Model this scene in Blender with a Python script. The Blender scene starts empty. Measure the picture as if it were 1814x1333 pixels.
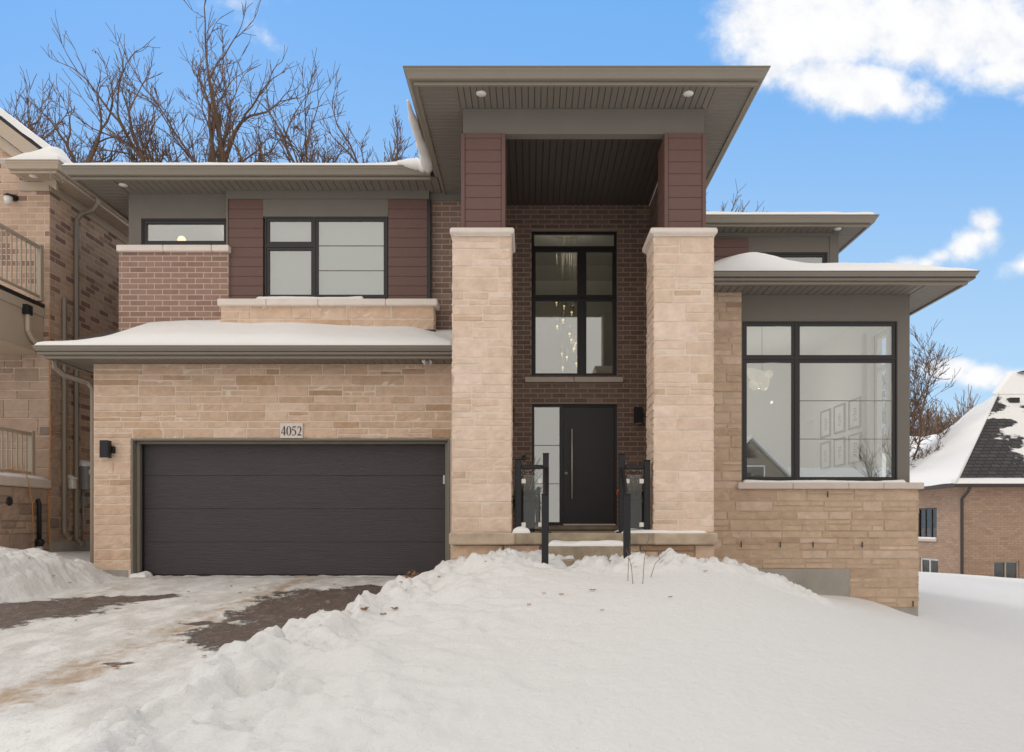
import bpy, math, random
import numpy as np
from mathutils import Vector, Matrix
R = math.radians
# ------------------------------------------------------------------ camera, sky, sun, exposure
scene = bpy.context.scene
COL = bpy.data.collections.new("scene_collection"); scene.collection.children.link(COL)
F, VX, HY, CZ = 1310.0, 940.0, 930.0, 0.81      # focal length in photo pixels, principal point, eye height over the garage slab
cam = bpy.data.cameras.new("camera"); camo = bpy.data.objects.new("camera", cam); COL.objects.link(camo)
camo.location = (0, 0, CZ); camo.rotation_euler = (R(90), 0, 0)
cam.sensor_width = 36; cam.lens = 36*F/1814
cam.shift_x = -(VX-907)/1814; cam.shift_y = (HY-666.5)/1814
cam.clip_start = .05; cam.clip_end = 2000
scene.camera = camo
scene.view_settings.view_transform = 'Standard'; scene.view_settings.look = 'None'
scene.view_settings.gamma = 1; scene.view_settings.exposure = 0.1
scene.cycles.max_bounces = 8; scene.cycles.transparent_max_bounces = 12
SUN_EL, SUN_AZ = 38, -28        # sun behind the house, a little to the left (azimuth measured from +Y towards +X)
world = bpy.data.worlds.new("World"); scene.world = world; world.use_nodes = True
nt = world.node_tree; nt.nodes.clear()
def N(tree, t, **kw):
    n = tree.nodes.new(t)
    for k, v in kw.items():
        if k == 'inp':
            for i, val in v.items(): n.inputs[i].default_value = val
        else: setattr(n, k, v)
    return n
def mth(tree, op, a, b=None, c=None, clamp=False):
    n = tree.nodes.new('ShaderNodeMath'); n.operation = op; n.use_clamp = clamp
    for i, v in enumerate((a, b, c)):
        if v is None: continue
        if isinstance(v, (int, float)): n.inputs[i].default_value = v
        else: tree.links.new(v, n.inputs[i])
    return n.outputs[0]
def sstep(tree, v, lo, hi):
    n = tree.nodes.new('ShaderNodeMapRange'); n.interpolation_type = 'SMOOTHSTEP'
    tree.links.new(v, n.inputs[0]); n.inputs[1].default_value = lo; n.inputs[2].default_value = hi
    return n.outputs[0]
def mixc(tree, f, a, b, mode='MIX'):
    n = tree.nodes.new('ShaderNodeMix'); n.data_type = 'RGBA'; n.blend_type = mode
    for s, v in ((0, f), (6, a), (7, b)):
        if isinstance(v, (int, float)): n.inputs[s].default_value = v
        elif isinstance(v, (tuple, list)): n.inputs[s].default_value = (*v[:3], 1)
        else: tree.links.new(v, n.inputs[s])
    return n.outputs[2]
sky = N(nt, 'ShaderNodeTexSky', sky_type='NISHITA', sun_disc=False, sun_elevation=R(SUN_EL), sun_rotation=R(SUN_AZ), air_density=1.0, dust_density=.3, ozone_density=2.0)
tc = N(nt, 'ShaderNodeTexCoord'); sx = N(nt, 'ShaderNodeSeparateXYZ'); nt.links.new(tc.outputs['Generated'], sx.inputs[0])
ysafe = mth(nt, 'MAXIMUM', sx.outputs[1], .05)
U = mth(nt, 'DIVIDE', sx.outputs[0], ysafe); V = mth(nt, 'DIVIDE', sx.outputs[2], ysafe)
cmb = N(nt, 'ShaderNodeCombineXYZ'); nt.links.new(U, cmb.inputs[0]); nt.links.new(V, cmb.inputs[1])
wn = N(nt, 'ShaderNodeTexNoise', inp={2: 5.0, 3: 8.0, 4: .62}); nt.links.new(cmb.outputs[0], wn.inputs[0])
wn2 = N(nt, 'ShaderNodeTexNoise', inp={2: 19.0, 3: 8.0, 4: .62}); nt.links.new(cmb.outputs[0], wn2.inputs[0])
# clear blue gap ahead; fair weather clouds as soft ellipses broken up by noise: (px, py, rx, ry, tilt deg, weight)
CL = [(1610, 45, 170, 100, 0, 1.3), (1480, 40, 210, 110, -5, 1.25), (1520, 150, 165, 62, -10, 1.15), (1700, 60, 210, 90, 8, 1.15), (1760, 60, 160, 80, 0, 1.1), (1790, 130, 120, 50, 0, .8), (1380, 100, 80, 60, 30, .7), (395, 4, 85, 24, 0, .34),
      (450, 48, 70, 18, -35, .16), (1745, 395, 36, 30, 0, .8), (1752, 420, 34, 36, 0, .7), (1712, 435, 66, 38, 28, .9), (1668, 455, 50, 24, 15, .8), (1640, 468, 70, 22, 5, .75), (1815, 470, 50, 26, 15, .6),
      (1675, 655, 62, 26, 0, 1.0), (1745, 668, 62, 24, 0, 1.0), (1800, 665, 50, 18, 0, .7), (1830, 170, 60, 20, 0, .5), (1330, 10, 40, 22, 0, .5)]
acc = None
for (px, py, rx, ry, tl, w) in CL:
    mp = N(nt, 'ShaderNodeMapping', vector_type='TEXTURE')
    mp.inputs[1].default_value = ((px-VX)/F, (HY-py)/F, 0); mp.inputs[2].default_value = (0, 0, R(tl)); mp.inputs[3].default_value = (rx/F, ry/F, 1)
    nt.links.new(cmb.outputs[0], mp.inputs[0])
    ln = N(nt, 'ShaderNodeVectorMath', operation='LENGTH'); nt.links.new(mp.outputs[0], ln.inputs[0])
    v = mth(nt, 'MULTIPLY', mth(nt, 'SUBTRACT', 1.25, ln.outputs[1]), w)
    acc = v if acc is None else mth(nt, 'MAXIMUM', acc, v)
acc = mth(nt, 'MAXIMUM', acc, -.6)
dens = mth(nt, 'ADD', mth(nt, 'MULTIPLY', acc, 1.5), mth(nt, 'MULTIPLY', mth(nt, 'SUBTRACT', wn.outputs[0], .5), 2.8))
dens = mth(nt, 'ADD', dens, mth(nt, 'MULTIPLY', mth(nt, 'SUBTRACT', wn2.outputs[0], .5), 1.25))
cloud = sstep(nt, dens, .2, 1.25)
hz = sstep(nt, V, .75, .0)
blue = mixc(nt, hz, (1.7, 4.3, 8.7), (5.0, 7.2, 9.2))
blue = mixc(nt, .08, blue, sky.outputs[0])
ccol = mixc(nt, sstep(nt, mth(nt, 'ADD', wn2.outputs[0], mth(nt, 'MULTIPLY', acc, .12)), .38, .68), (7.6, 8.0, 8.7), (9.3, 9.3, 9.35))
front = mixc(nt, cloud, blue, ccol)
# the rest of the sky (overhead and behind the camera) is a bright even overcast that lights the shaded front
over = mixc(nt, sstep(nt, sx.outputs[2], .0, .9), (8.3, 7.85, 7.45), (11.0, 10.65, 10.1))
side = N(nt, 'ShaderNodeMapRange', inp={1: -1, 2: 1, 3: 1.28, 4: .72}); nt.links.new(sx.outputs[0], side.inputs[0])   # the overcast is thinner and brighter to the left
over = mixc(nt, 1.0, over, side.outputs[0], 'MULTIPLY')
gap = sstep(nt, sx.outputs[1], .38, .62)
skyc = mixc(nt, gap, over, front)
bg = N(nt, 'ShaderNodeBackground', inp={1: .1}); nt.links.new(skyc, bg.inputs[0])
wo = N(nt, 'ShaderNodeOutputWorld'); nt.links.new(bg.outputs[0], wo.inputs[0])
sun = bpy.data.lights.new("sun", 'SUN'); sun.energy = .9; sun.angle = R(10); sun.color = (1, .95, .87)
suno = bpy.data.objects.new("sun", sun); COL.objects.link(suno)
sd = Vector((math.sin(R(SUN_AZ))*math.cos(R(SUN_EL)), math.cos(R(SUN_AZ))*math.cos(R(SUN_EL)), math.sin(R(SUN_EL))))
suno.rotation_euler = sd.to_track_quat('Z', 'Y').to_euler(); suno.location = sd*40

# ------------------------------------------------------------------ helpers
def X(px, Y): return (px-VX)*Y/F
def Z(py, Y): return CZ+(HY-py)*Y/F
def mat(name, col, rough=.6, metal=0, bump=0, bscale=30, var=0, vscale=4, spec=.5, island=None, stretch=(1, 1, 1), emit=None):
    m = bpy.data.materials.new(name); m.use_nodes = True; t = m.node_tree; p = t.nodes['Principled BSDF']
    p.inputs['Roughness'].default_value = rough; p.inputs['Metallic'].default_value = metal
    p.inputs['Specular IOR Level'].default_value = spec
    tcn = N(t, 'ShaderNodeTexCoord'); mp = N(t, 'ShaderNodeMapping'); mp.inputs[3].default_value = stretch
    t.links.new(tcn.outputs['Object'], mp.inputs[0]); c = None
    if island:
        g = N(t, 'ShaderNodeNewGeometry'); cr = N(t, 'ShaderNodeValToRGB'); t.links.new(g.outputs['Random Per Island'], cr.inputs[0])
        e = cr.color_ramp.elements
        while len(e) < len(island): e.new(.5)
        for i, (pos, cc) in enumerate(island): e[i].position = pos; e[i].color = (*cc, 1)
        c = cr.outputs[0]
    if var:
        n = N(t, 'ShaderNodeTexNoise', inp={2: vscale, 3: 5, 4: .6}); t.links.new(mp.outputs[0], n.inputs[0])
        f = N(t, 'ShaderNodeMapRange', inp={1: .25, 2: .75, 3: 1-var, 4: 1+var}); t.links.new(n.outputs[0], f.inputs[0])
        c = mixc(t, 1.0, c if c is not None else col, f.outputs[0], 'MULTIPLY')
    if c is not None: t.links.new(c, p.inputs['Base Color'])
    else: p.inputs['Base Color'].default_value = (*col, 1)
    if bump:
        n = N(t, 'ShaderNodeTexNoise', inp={2: bscale, 3: 6, 4: .65}); t.links.new(mp.outputs[0], n.inputs[0])
        b = N(t, 'ShaderNodeBump', inp={0: 1.0, 1: bump}); t.links.new(n.outputs[0], b.inputs['Height']); t.links.new(b.outputs[0], p.inputs['Normal'])
    if emit: p.inputs['Emission Color'].default_value = (*emit[0], 1); p.inputs['Emission Strength'].default_value = emit[1]
    return m
M = {}
M['stone'] = mat('buff_stone', (.6, .45, .33), .85, bump=.009, bscale=26, var=.16, vscale=7, spec=.25,
    island=[(0, (.58, .41, .29)), (.2, (.70, .51, .38)), (.45, (.63, .445, .31)), (.62, (.74, .56, .43)), (.8, (.60, .41, .275)), (.94, (.48, .31, .19)), (1, (.70, .53, .41))])
M['stone_pillar'] = mat('pale_buff_stone', (.7, .55, .42), .85, bump=.010, bscale=26, var=.14, vscale=7, spec=.25,
    island=[(0, (.67, .51, .39)), (.3, (.76, .59, .47)), (.6, (.70, .53, .41)), (.85, (.79, .63, .52)), (1, (.58, .41, .28))])
M['stone_brown'] = mat('brown_buff_stone', (.5, .36, .25), .85, bump=.009, bscale=26, var=.16, vscale=7, spec=.25,
    island=[(0, (.49, .35, .245)), (.3, (.57, .42, .30)), (.6, (.52, .37, .26)), (.85, (.62, .47, .36)), (1, (.40, .27, .18))])
M['mortar_light'] = mat('light_mortar', (.76, .64, .53), .95, bump=.003, bscale=120)
M['mortar_brown'] = mat('brown_mortar', (.50, .38, .28), .95, bump=.003, bscale=120)
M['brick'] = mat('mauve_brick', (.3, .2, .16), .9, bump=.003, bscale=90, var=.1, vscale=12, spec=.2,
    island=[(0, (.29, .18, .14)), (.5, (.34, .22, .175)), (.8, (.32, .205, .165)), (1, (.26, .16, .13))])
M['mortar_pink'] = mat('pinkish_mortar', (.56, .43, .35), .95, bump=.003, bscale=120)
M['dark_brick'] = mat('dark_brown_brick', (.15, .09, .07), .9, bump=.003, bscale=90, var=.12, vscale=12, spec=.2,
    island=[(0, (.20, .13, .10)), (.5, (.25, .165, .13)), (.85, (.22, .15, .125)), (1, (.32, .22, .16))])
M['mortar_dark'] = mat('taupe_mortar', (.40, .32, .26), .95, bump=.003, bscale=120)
M['n_brick'] = mat('mixed_brick', (.4, .27, .2), .9, bump=.003, bscale=60, var=.12, vscale=9, spec=.2,
    island=[(0, (.47, .33, .24)), (.35, (.58, .42, .32)), (.6, (.50, .35, .26)), (.72, (.42, .28, .21)), (.78, (.30, .19, .15)), (1, (.25, .16, .13))])
M['n_mortar'] = mat('sandy_mortar', (.64, .50, .39), .95, bump=.003, bscale=100)
M['n_stone'] = mat('grey_brown_stone', (.3, .23, .18), .9, bump=.006, bscale=14, var=.14, vscale=5, spec=.2,
    island=[(0, (.36, .265, .20)), (.4, (.45, .335, .26)), (.8, (.41, .295, .225)), (1, (.24, .18, .15))])
M['r_brick'] = mat('orange_buff_brick', (.4, .27, .19), .9, var=.1, vscale=10, spec=.2,
    island=[(0, (.42, .28, .20)), (.5, (.47, .33, .24)), (1, (.37, .25, .185))])
M['r_mortar'] = mat('buff_mortar', (.34, .24, .18), .95)
M['maroon'] = mat('maroon_board', (.145, .075, .062), .55, bump=.002, bscale=30, var=.13, vscale=12, stretch=(1, 1, 9))
M['stucco'] = mat('taupe_stucco', (.185, .165, .142), .9, bump=.0025, bscale=260, var=.04)
M['gutter'] = mat('taupe_aluminium', (.245, .212, .17), .45, var=.03)
M['soffit'] = mat('taupe_soffit_plank', (.20, .178, .15), .55, var=.03)
M['soffit_dark'] = mat('charcoal_ceiling_plank', (.115, .095, .085), .55, var=.05)
M['groove'] = mat('dark_groove', (.085, .075, .065), .9)
M['cap'] = mat('cream_limestone', (.76, .68, .61), .85, bump=.008, bscale=16, var=.06, vscale=6, spec=.2)
M['sillstone'] = mat('grey_cream_sill', (.62, .53, .46), .85, bump=.004, bscale=30, var=.06, vscale=6, spec=.2)
M['band'] = mat('weathered_stone_band', (.50, .395, .295), .9, bump=.006, bscale=24, var=.25, vscale=5, spec=.2)
M['concrete'] = mat('grey_concrete', (.36, .33, .29), .9, bump=.003, bscale=40, var=.16, vscale=3)
M['stained_concrete'] = mat('stained_concrete', (.36, .29, .21), .9, bump=.004, bscale=35, var=.35, vscale=5)
M['black'] = mat('black_frame', (.020, .017, .018), .42, var=.05)
M['doorblack'] = mat('black_door_paint', (.026, .024, .025), .42, bump=.0008, bscale=500)
M['garage'] = mat('charcoal_garage_door', (.050, .041, .043), .45, bump=.010, bscale=11, var=.12, vscale=6, stretch=(.35, 1, 7))
M['trim'] = mat('taupe_trim', (.21, .185, .15), .55, var=.05)
M['railing'] = mat('black_railing', (.015, .015, .018), .45, spec=.35)
M['steel'] = mat('brushed_steel', (.72, .67, .58), .5, .35)
M['clamp'] = mat('frosted_clamp', (.75, .71, .66), .4)
M['white'] = mat('white_paint', (.82, .80, .77), .6)
M['room'] = mat('warm_white_wall', (.80, .78, .75), .7)
M['blind'] = mat('roller_blind', (.62, .63, .62), .9)
M['grey_metal'] = mat('grey_box', (.27, .27, .27), .5)
M['taupe_pipe'] = mat('taupe_downspout', (.23, .185, .14), .45, var=.05)
M['shingle'] = mat('grey_shingle', (.06, .055, .057), .95, var=.2, vscale=10, bump=.01, bscale=25)
M['bark'] = mat('brown_bark', (.17, .108, .075), .95, var=.25, vscale=3)
M['bark_far'] = mat('tan_twigs', (.30, .21, .155), .95, var=.2, vscale=3)
M['leaf'] = mat('dry_leaf', (.22, .09, .04), .8, island=[(0, (.26, .10, .04)), (.5, (.34, .16, .07)), (1, (.14, .06, .03))])
M['n_trim'] = mat('tan_trim', (.48, .39, .30), .6, var=.04)
M['n_rail'] = mat('tan_rail', (.42, .35, .27), .55)
M['orange'] = mat('orange_cable', (.55, .24, .06), .6)
M['brown_metal'] = mat('brown_metal', (.06, .042, .036), .45)
M['pine'] = mat('pine_green', (.05, .065, .025), .8, var=.3, vscale=30)
M['berry'] = mat('orange_berries', (.45, .10, .03), .5)
M['ink'] = mat('dark_numeral', (.055, .035, .028), .7)
M['plaque'] = mat('cream_plaque', (.74, .66, .60), .8, bump=.001, bscale=200)
M['warm_glow'] = mat('warm_bulb', (1, .8, .55), .5, emit=((1, .72, .42), 2.2))
M['lens'] = mat('white_light_lens', (.82, .80, .76), .4)
M['cushion'] = mat('cream_fabric', (.6, .55, .48), .95)
M['pampas'] = mat('dry_pampas', (.34, .23, .15), .95)
# glass: a reflective low-e pane that still shows the room
def glass(name, refl, tint=(.9, .95, .95)):
    m = bpy.data.materials.new(name); m.use_nodes = True; t = m.node_tree; t.nodes.clear()
    o = N(t, 'ShaderNodeOutputMaterial'); mx = N(t, 'ShaderNodeMixShader'); tr = N(t, 'ShaderNodeBsdfTransparent', inp={0: (*tint, 1)})
    gl = N(t, 'ShaderNodeBsdfGlossy', inp={0: (.97, .97, .96, 1), 1: .0}); fr = N(t, 'ShaderNodeFresnel', inp={0: 1.5})
    f = mth(t, 'ADD', fr.outputs[0], refl, clamp=True)
    t.links.new(f, mx.inputs[0]); t.links.new(tr.outputs[0], mx.inputs[1]); t.links.new(gl.outputs[0], mx.inputs[2]); t.links.new(mx.outputs[0], o.inputs[0])
    return m
M['glass'] = glass('window_glass', .24, (.80, .84, .82)); M['dark_glass'] = glass('dark_window_glass', .04, (.6, .62, .62))
M['rail_glass'] = glass('railing_glass', .0, (.93, .96, .95))
def snow_mat(name, col=(.83, .815, .80), bump=.03, bs=14):
    m = bpy.data.materials.new(name); m.use_nodes = True; t = m.node_tree; p = t.nodes['Principled BSDF']
    p.inputs['Base Color'].default_value = (*col, 1); p.inputs['Roughness'].default_value = .75; p.inputs['Specular IOR Level'].default_value = .2
    tcn = N(t, 'ShaderNodeTexCoord')
    n = N(t, 'ShaderNodeTexNoise', inp={2: bs, 3: 9, 4: .6}); t.links.new(tcn.outputs['Object'], n.inputs[0])
    n2 = N(t, 'ShaderNodeTexNoise', inp={2: bs*6, 3: 6, 4: .7}); t.links.new(tcn.outputs['Object'], n2.inputs[0])
    hh = mth(t, 'ADD', n.outputs[0], mth(t, 'MULTIPLY', n2.outputs[0], .35))
    b = N(t, 'ShaderNodeBump', inp={0: 1.0, 1: bump}); t.links.new(hh, b.inputs['Height']); t.links.new(b.outputs[0], p.inputs['Normal'])
    return m
M['snow'] = snow_mat('snow'); M['roof_snow'] = snow_mat('roof_snow', (.86, .84, .825), .01, 5)

def tag(o, label=None, cat=None, group=None, kind=None):
    if label: o['label'] = label
    if cat: o['category'] = cat
    if group: o['group'] = group
    if kind: o['kind'] = kind
    return o
def empty(name, loc, label=None, cat=None, group=None):
    o = bpy.data.objects.new(name, None); COL.objects.link(o); o.location = loc; o.empty_display_size = .2
    tag(o, label, cat, group); return o
class MB:
    def __init__(s): s.v = []; s.f = []; s.m = []; s.sm = []
    def add(s, vs, fs, m, smooth=False):
        b = len(s.v); s.v += [tuple(v) for v in vs]
        for f in fs: s.f.append(tuple(b+i for i in f)); s.m.append(m); s.sm.append(smooth)
    def box(s, x0, x1, y0, y1, z0, z1, m):
        x0, x1 = sorted((x0, x1)); y0, y1 = sorted((y0, y1)); z0, z1 = sorted((z0, z1))
        s.add([(x0, y0, z0), (x1, y0, z0), (x1, y1, z0), (x0, y1, z0), (x0, y0, z1), (x1, y0, z1), (x1, y1, z1), (x0, y1, z1)],
              [(0, 3, 2, 1), (4, 5, 6, 7), (0, 1, 5, 4), (1, 2, 6, 5), (2, 3, 7, 6), (3, 0, 4, 7)], m)
    def bbox(s, x0, x1, y0, y1, z0, z1, m, c=.006):      # box with chamfered edges
        x0, x1 = sorted((x0, x1)); y0, y1 = sorted((y0, y1)); z0, z1 = sorted((z0, z1))
        c = min(c, (x1-x0)/3, (y1-y0)/3, (z1-z0)/3); vs = []
        for X_, sx_ in ((x0, 1), (x1, -1)):
            for Y_, sy_ in ((y0, 1), (y1, -1)):
                for Z_, sz_ in ((z0, 1), (z1, -1)):
                    vs += [(X_, Y_+sy_*c, Z_+sz_*c), (X_+sx_*c, Y_, Z_+sz_*c), (X_+sx_*c, Y_+sy_*c, Z_)]
        def k(i, j, l, a): return ((i*2+j)*2+l)*3+a
        fs = []
        for i in (0, 1): fs.append((k(i, 0, 0, 0), k(i, 1, 0, 0), k(i, 1, 1, 0), k(i, 0, 1, 0)))
        for j in (0, 1): fs.append((k(0, j, 0, 1), k(1, j, 0, 1), k(1, j, 1, 1), k(0, j, 1, 1)))
        for l in (0, 1): fs.append((k(0, 0, l, 2), k(1, 0, l, 2), k(1, 1, l, 2), k(0, 1, l, 2)))
        for j in (0, 1):
            for l in (0, 1): fs.append((k(0, j, l, 1), k(1, j, l, 1), k(1, j, l, 2), k(0, j, l, 2)))
        for i in (0, 1):
            for l in (0, 1): fs.append((k(i, 0, l, 0), k(i, 1, l, 0), k(i, 1, l, 2), k(i, 0, l, 2)))
        for i in (0, 1):
            for j in (0, 1): fs.append((k(i, j, 0, 0), k(i, j, 1, 0), k(i, j, 1, 1), k(i, j, 0, 1)))
        for i in (0, 1):
            for j in (0, 1):
                for l in (0, 1): fs.append((k(i, j, l, 0), k(i, j, l, 1), k(i, j, l, 2)))
        s.add(vs, fs, m)
    def poly(s, pts, m): s.add(pts, [tuple(range(len(pts)))], m)
    def prism(s, pts, d, m):       # flat polygon pts extruded by vector d
        n = len(pts); d = Vector(d); vs = [Vector(p) for p in pts]+[Vector(p)+d for p in pts]
        s.add(vs, [tuple(range(n))[::-1], tuple(range(n, 2*n))]+[(i, (i+1) % n, n+(i+1) % n, n+i) for i in range(n)], m)
    def tube(s, pts, rs, m, sides=8, cap=True, smooth=True):
        pts = [Vector(p) for p in pts]
        if isinstance(rs, (int, float)): rs = [rs]*len(pts)
        vs = []; prev = None
        for i, p in enumerate(pts):
            d = (pts[min(i+1, len(pts)-1)]-pts[max(i-1, 0)])
            d = d.normalized() if d.length > 1e-9 else Vector((0, 0, 1))
            if prev is None:
                a = Vector((0, 0, 1)) if abs(d.z) < .9 else Vector((1, 0, 0)); u = d.cross(a).normalized()
            else:
                u = prev-d*prev.dot(d); u = u.normalized() if u.length > 1e-6 else d.orthogonal().normalized()
            prev = u; w = d.cross(u)
            for k in range(sides):
                t = 2*math.pi*k/sides; vs.append(p+(u*math.cos(t)+w*math.sin(t))*rs[i])
        fs = []
        for i in range(len(pts)-1):
            for k in range(sides):
                a = i*sides+k; b = i*sides+(k+1) % sides; fs.append((a, b, b+sides, a+sides))
        if cap: fs += [tuple(range(sides))[::-1], tuple(range((len(pts)-1)*sides, len(pts)*sides))]
        s.add(vs, fs, m, smooth)
    def ball(s, c, r, m, seg=14, rings=8, sc=(1, 1, 1)):
        vs = [(c[0], c[1], c[2]+r*sc[2])]; fs = []
        for i in range(1, rings):
            for k in range(seg):
                a = math.pi*i/rings; b = 2*math.pi*k/seg
                vs.append((c[0]+r*sc[0]*math.sin(a)*math.cos(b), c[1]+r*sc[1]*math.sin(a)*math.sin(b), c[2]+r*sc[2]*math.cos(a)))
        vs.append((c[0], c[1], c[2]-r*sc[2])); L = len(vs)-1
        for k in range(seg): fs.append((0, 1+k, 1+(k+1) % seg))
        for i in range(rings-2):
            for k in range(seg):
                a = 1+i*seg+k; b = 1+i*seg+(k+1) % seg; fs.append((a, a+seg, b+seg, b))
        for k in range(seg): fs.append((L, 1+(rings-2)*seg+(k+1) % seg, 1+(rings-2)*seg+k))
        s.add(vs, fs, m, True)
    def build(s, name, parent=None, label=None, cat=None, group=None, kind=None):
        me = bpy.data.meshes.new(name); o = bpy.data.objects.new(name, me); COL.objects.link(o)
        off = Vector((0, 0, 0))
        if parent is not None:
            p = parent
            while p is not None: off += p.location; p = p.parent
        elif s.v:
            a = np.array(s.v); off = Vector(((a[:, 0].min()+a[:, 0].max())/2, (a[:, 1].min()+a[:, 1].max())/2, a[:, 2].min())); o.location = off
        me.from_pydata([tuple(Vector(v)-off) for v in s.v], [], s.f)
        keys = list(dict.fromkeys(s.m))
        for k in keys: me.materials.append(M[k] if isinstance(k, str) else k)
        me.polygons.foreach_set('material_index', [keys.index(k) for k in s.m])
        me.polygons.foreach_set('use_smooth', s.sm)
        me.update()
        if parent is not None: o.parent = parent
        tag(o, label, cat, group, kind); return o
def P(name, parent, fn, **kw):
    b = MB(); fn(b); return b.build(name, parent, **kw)
rng = random.Random(7)
# masonry laid on a vertical plane: origin O, direction Ud, outward normal Nn (2D plan vectors)
def free(u0, u1, z0, z1, holes):
    iv = [(u0, u1)]
    for (a, b, c, d) in holes:
        if d <= z0+.004 or c >= z1-.004: continue
        iv = [q for (p, r) in iv for q in ((p, min(r, a)), (max(p, b), r)) if q[1]-q[0] > .012]
    return iv
def masonry(mb, O, Ud, Nn, u0, u1, z0, z1, holes, kind, m, seed=1, urange=None):
    r = random.Random(seed)
    def pt(u, n, z): return (O[0]+Ud[0]*u+Nn[0]*n, O[1]+Ud[1]*u+Nn[1]*n, z)
    cuts = sorted({z0, z1} | {z for h in holes for z in h[2:4] if z0 < z < z1})
    if kind in ('brick', 'brick_big', 'brick_small'):
        H, L = {'brick': (.0915, .27), 'brick_big': (.104, .30), 'brick_small': (.09, .26)}[kind]; g = .0065
        nrow = int(math.ceil((z1-z0)/H))
        for i in range(nrow):
            a, b = z0+i*H+g, min(z1, z0+(i+1)*H)-g
            if b-a < .015: continue
            segs = [a, b]
            for c in cuts:
                if a+.012 < c < b-.012: segs.insert(-1, c)
            for (za, zb) in zip(segs[:-1], segs[1:]):
                hi = u1 if urange is None else min(u1, urange(zb))
                for (p, q) in free(u0, hi, za, zb, holes):
                    k = math.floor((p-(i % 2)*L/2)/L); u = k*L+(i % 2)*L/2
                    while u < q:
                        ua, ub = max(u, p)+g*(u > p), min(u+L, q)-g*(u+L < q)
                        if ub-ua > .012:
                            c = .004; n0 = -.012; n1 = -.0025+r.random()*.002
                            mb.add([pt(ua, n0, za), pt(ub, n0, za), pt(ub, n0, zb), pt(ua, n0, zb), pt(ua+c, n1, za+c), pt(ub-c, n1, za+c), pt(ub-c, n1, zb-c), pt(ua+c, n1, zb-c)],
                                   [(4, 5, 6, 7), (0, 1, 5, 4), (1, 2, 6, 5), (2, 3, 7, 6), (3, 0, 4, 7)], m)
                        u += L
    else:
        hm, lo, hi_ = {'stone': (.155, .28, .85), 'stone_big': (.24, .3, .75), 'stone_block': (.19, .25, .62)}[kind]; g = .006; rough_ = .45 if kind == 'stone_block' else .8
        def stone(a, b, c, d):
            a += g; b -= g; c += g; d -= g
            if b-a < .02 or d-c < .02: return
            e = .007; nx = max(1, int((b-a)/.06)); nz = max(1, int((d-c)/.045))
            us = [a]+[a+e+(b-a-2*e)*i/nx for i in range(nx+1)]+[b]; zs = [c]+[c+e+(d-c-2*e)*i/nz for i in range(nz+1)]+[d]
            base = .005+r.random()*.015*rough_; vs = []; W = len(us)
            ph = r.random()*9; tilt = (r.random()-.5)*.012
            for j, z in enumerate(zs):
                for i, u in enumerate(us):
                    edge = i in (0, W-1) or j in (0, len(zs)-1)
                    ring = i in (1, W-2) or j in (1, len(zs)-2)
                    n = -.012 if edge else base*(.75 if ring else 1)+(r.random()-.5)*.013*rough_+tilt*rough_*((z-c)/(d-c)-.5)+.003*math.sin(ph+u*9+z*14)
                    ju = (r.random()-.5)*.004 if ring or edge else 0
                    vs.append(pt(u+(ju if ring and not edge else 0), n, z+(ju if ring and not edge else 0)))
            mb.add(vs, [(j*W+i, j*W+i+1, (j+1)*W+i+1, (j+1)*W+i) for j in range(len(zs)-1) for i in range(W-1)], m)
        for (za, zb) in zip(cuts[:-1], cuts[1:]):
            nr = max(1, round((zb-za)/hm)); hs = [r.uniform(.65, 1.4) for _ in range(nr)]; t = sum(hs); z = za
            for h in hs:
                zt = z+h*(zb-za)/t
                for (p, q) in free(u0, u1, z, zt, holes):
                    u = p
                    while u < q-.001:
                        w = r.uniform(lo, hi_)
                        if q-(u+w) < lo*.6: w = q-u
                        hh = zt-z
                        if hh > .15 and r.random() < .5:
                            f = r.uniform(.35, .62); zm = z+hh*f
                            for (c, d) in ((z, zm), (zm, zt)):
                                if w > .45 and r.random() < .55:
                                    s_ = u+w*r.uniform(.3, .7); stone(u, s_, c, d); stone(s_, u+w, c, d)
                                else: stone(u, u+w, c, d)
                        else: stone(u, u+w, z, zt)
                        u += w
                z = zt
def wall_boxes(mb, x0, x1, z0, z1, holes, y0, y1, m):     # backing wall with real openings, facing -Y
    zs = sorted({z0, z1} | {z for h in holes for z in h[2:4] if z0 < z < z1})
    for a, b in zip(zs[:-1], zs[1:]):
        for p, q in free(x0, x1, a, b, holes): mb.box(p, q, y0, y1, a, b, m)
def planks(mb, x0, x1, y0, y1, z, along, m, step=.1, gap=.006, xlim=None, back=True):   # soffit boards seen from below
    if back: mb.box(x0, x1, y0, y1, z+.022, z+.04, 'groove')
    if along == 'Y':
        n = max(1, round((x1-x0)/step)); st = (x1-x0)/n
        for i in range(n):
            a, b = x0+i*st+gap/2, x0+(i+1)*st-gap/2; mb.prism([(a, y0, z+.006), (a+.005, y0, z), (b-.005, y0, z), (b, y0, z+.006), (b, y0, z+.018), (a, y0, z+.018)], (0, y1-y0, 0), m)
    else:
        n = max(1, round((y1-y0)/step)); st = (y1-y0)/n
        for i in range(n):
            a, b = y0+i*st+gap/2, y0+(i+1)*st-gap/2; mb.prism([(x0, a, z+.006), (x0, a+.005, z), (x0, b-.005, z), (x0, b, z+.006), (x0, b, z+.018), (x0, a, z+.018)], (x1-x0, 0, 0), m)
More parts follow.
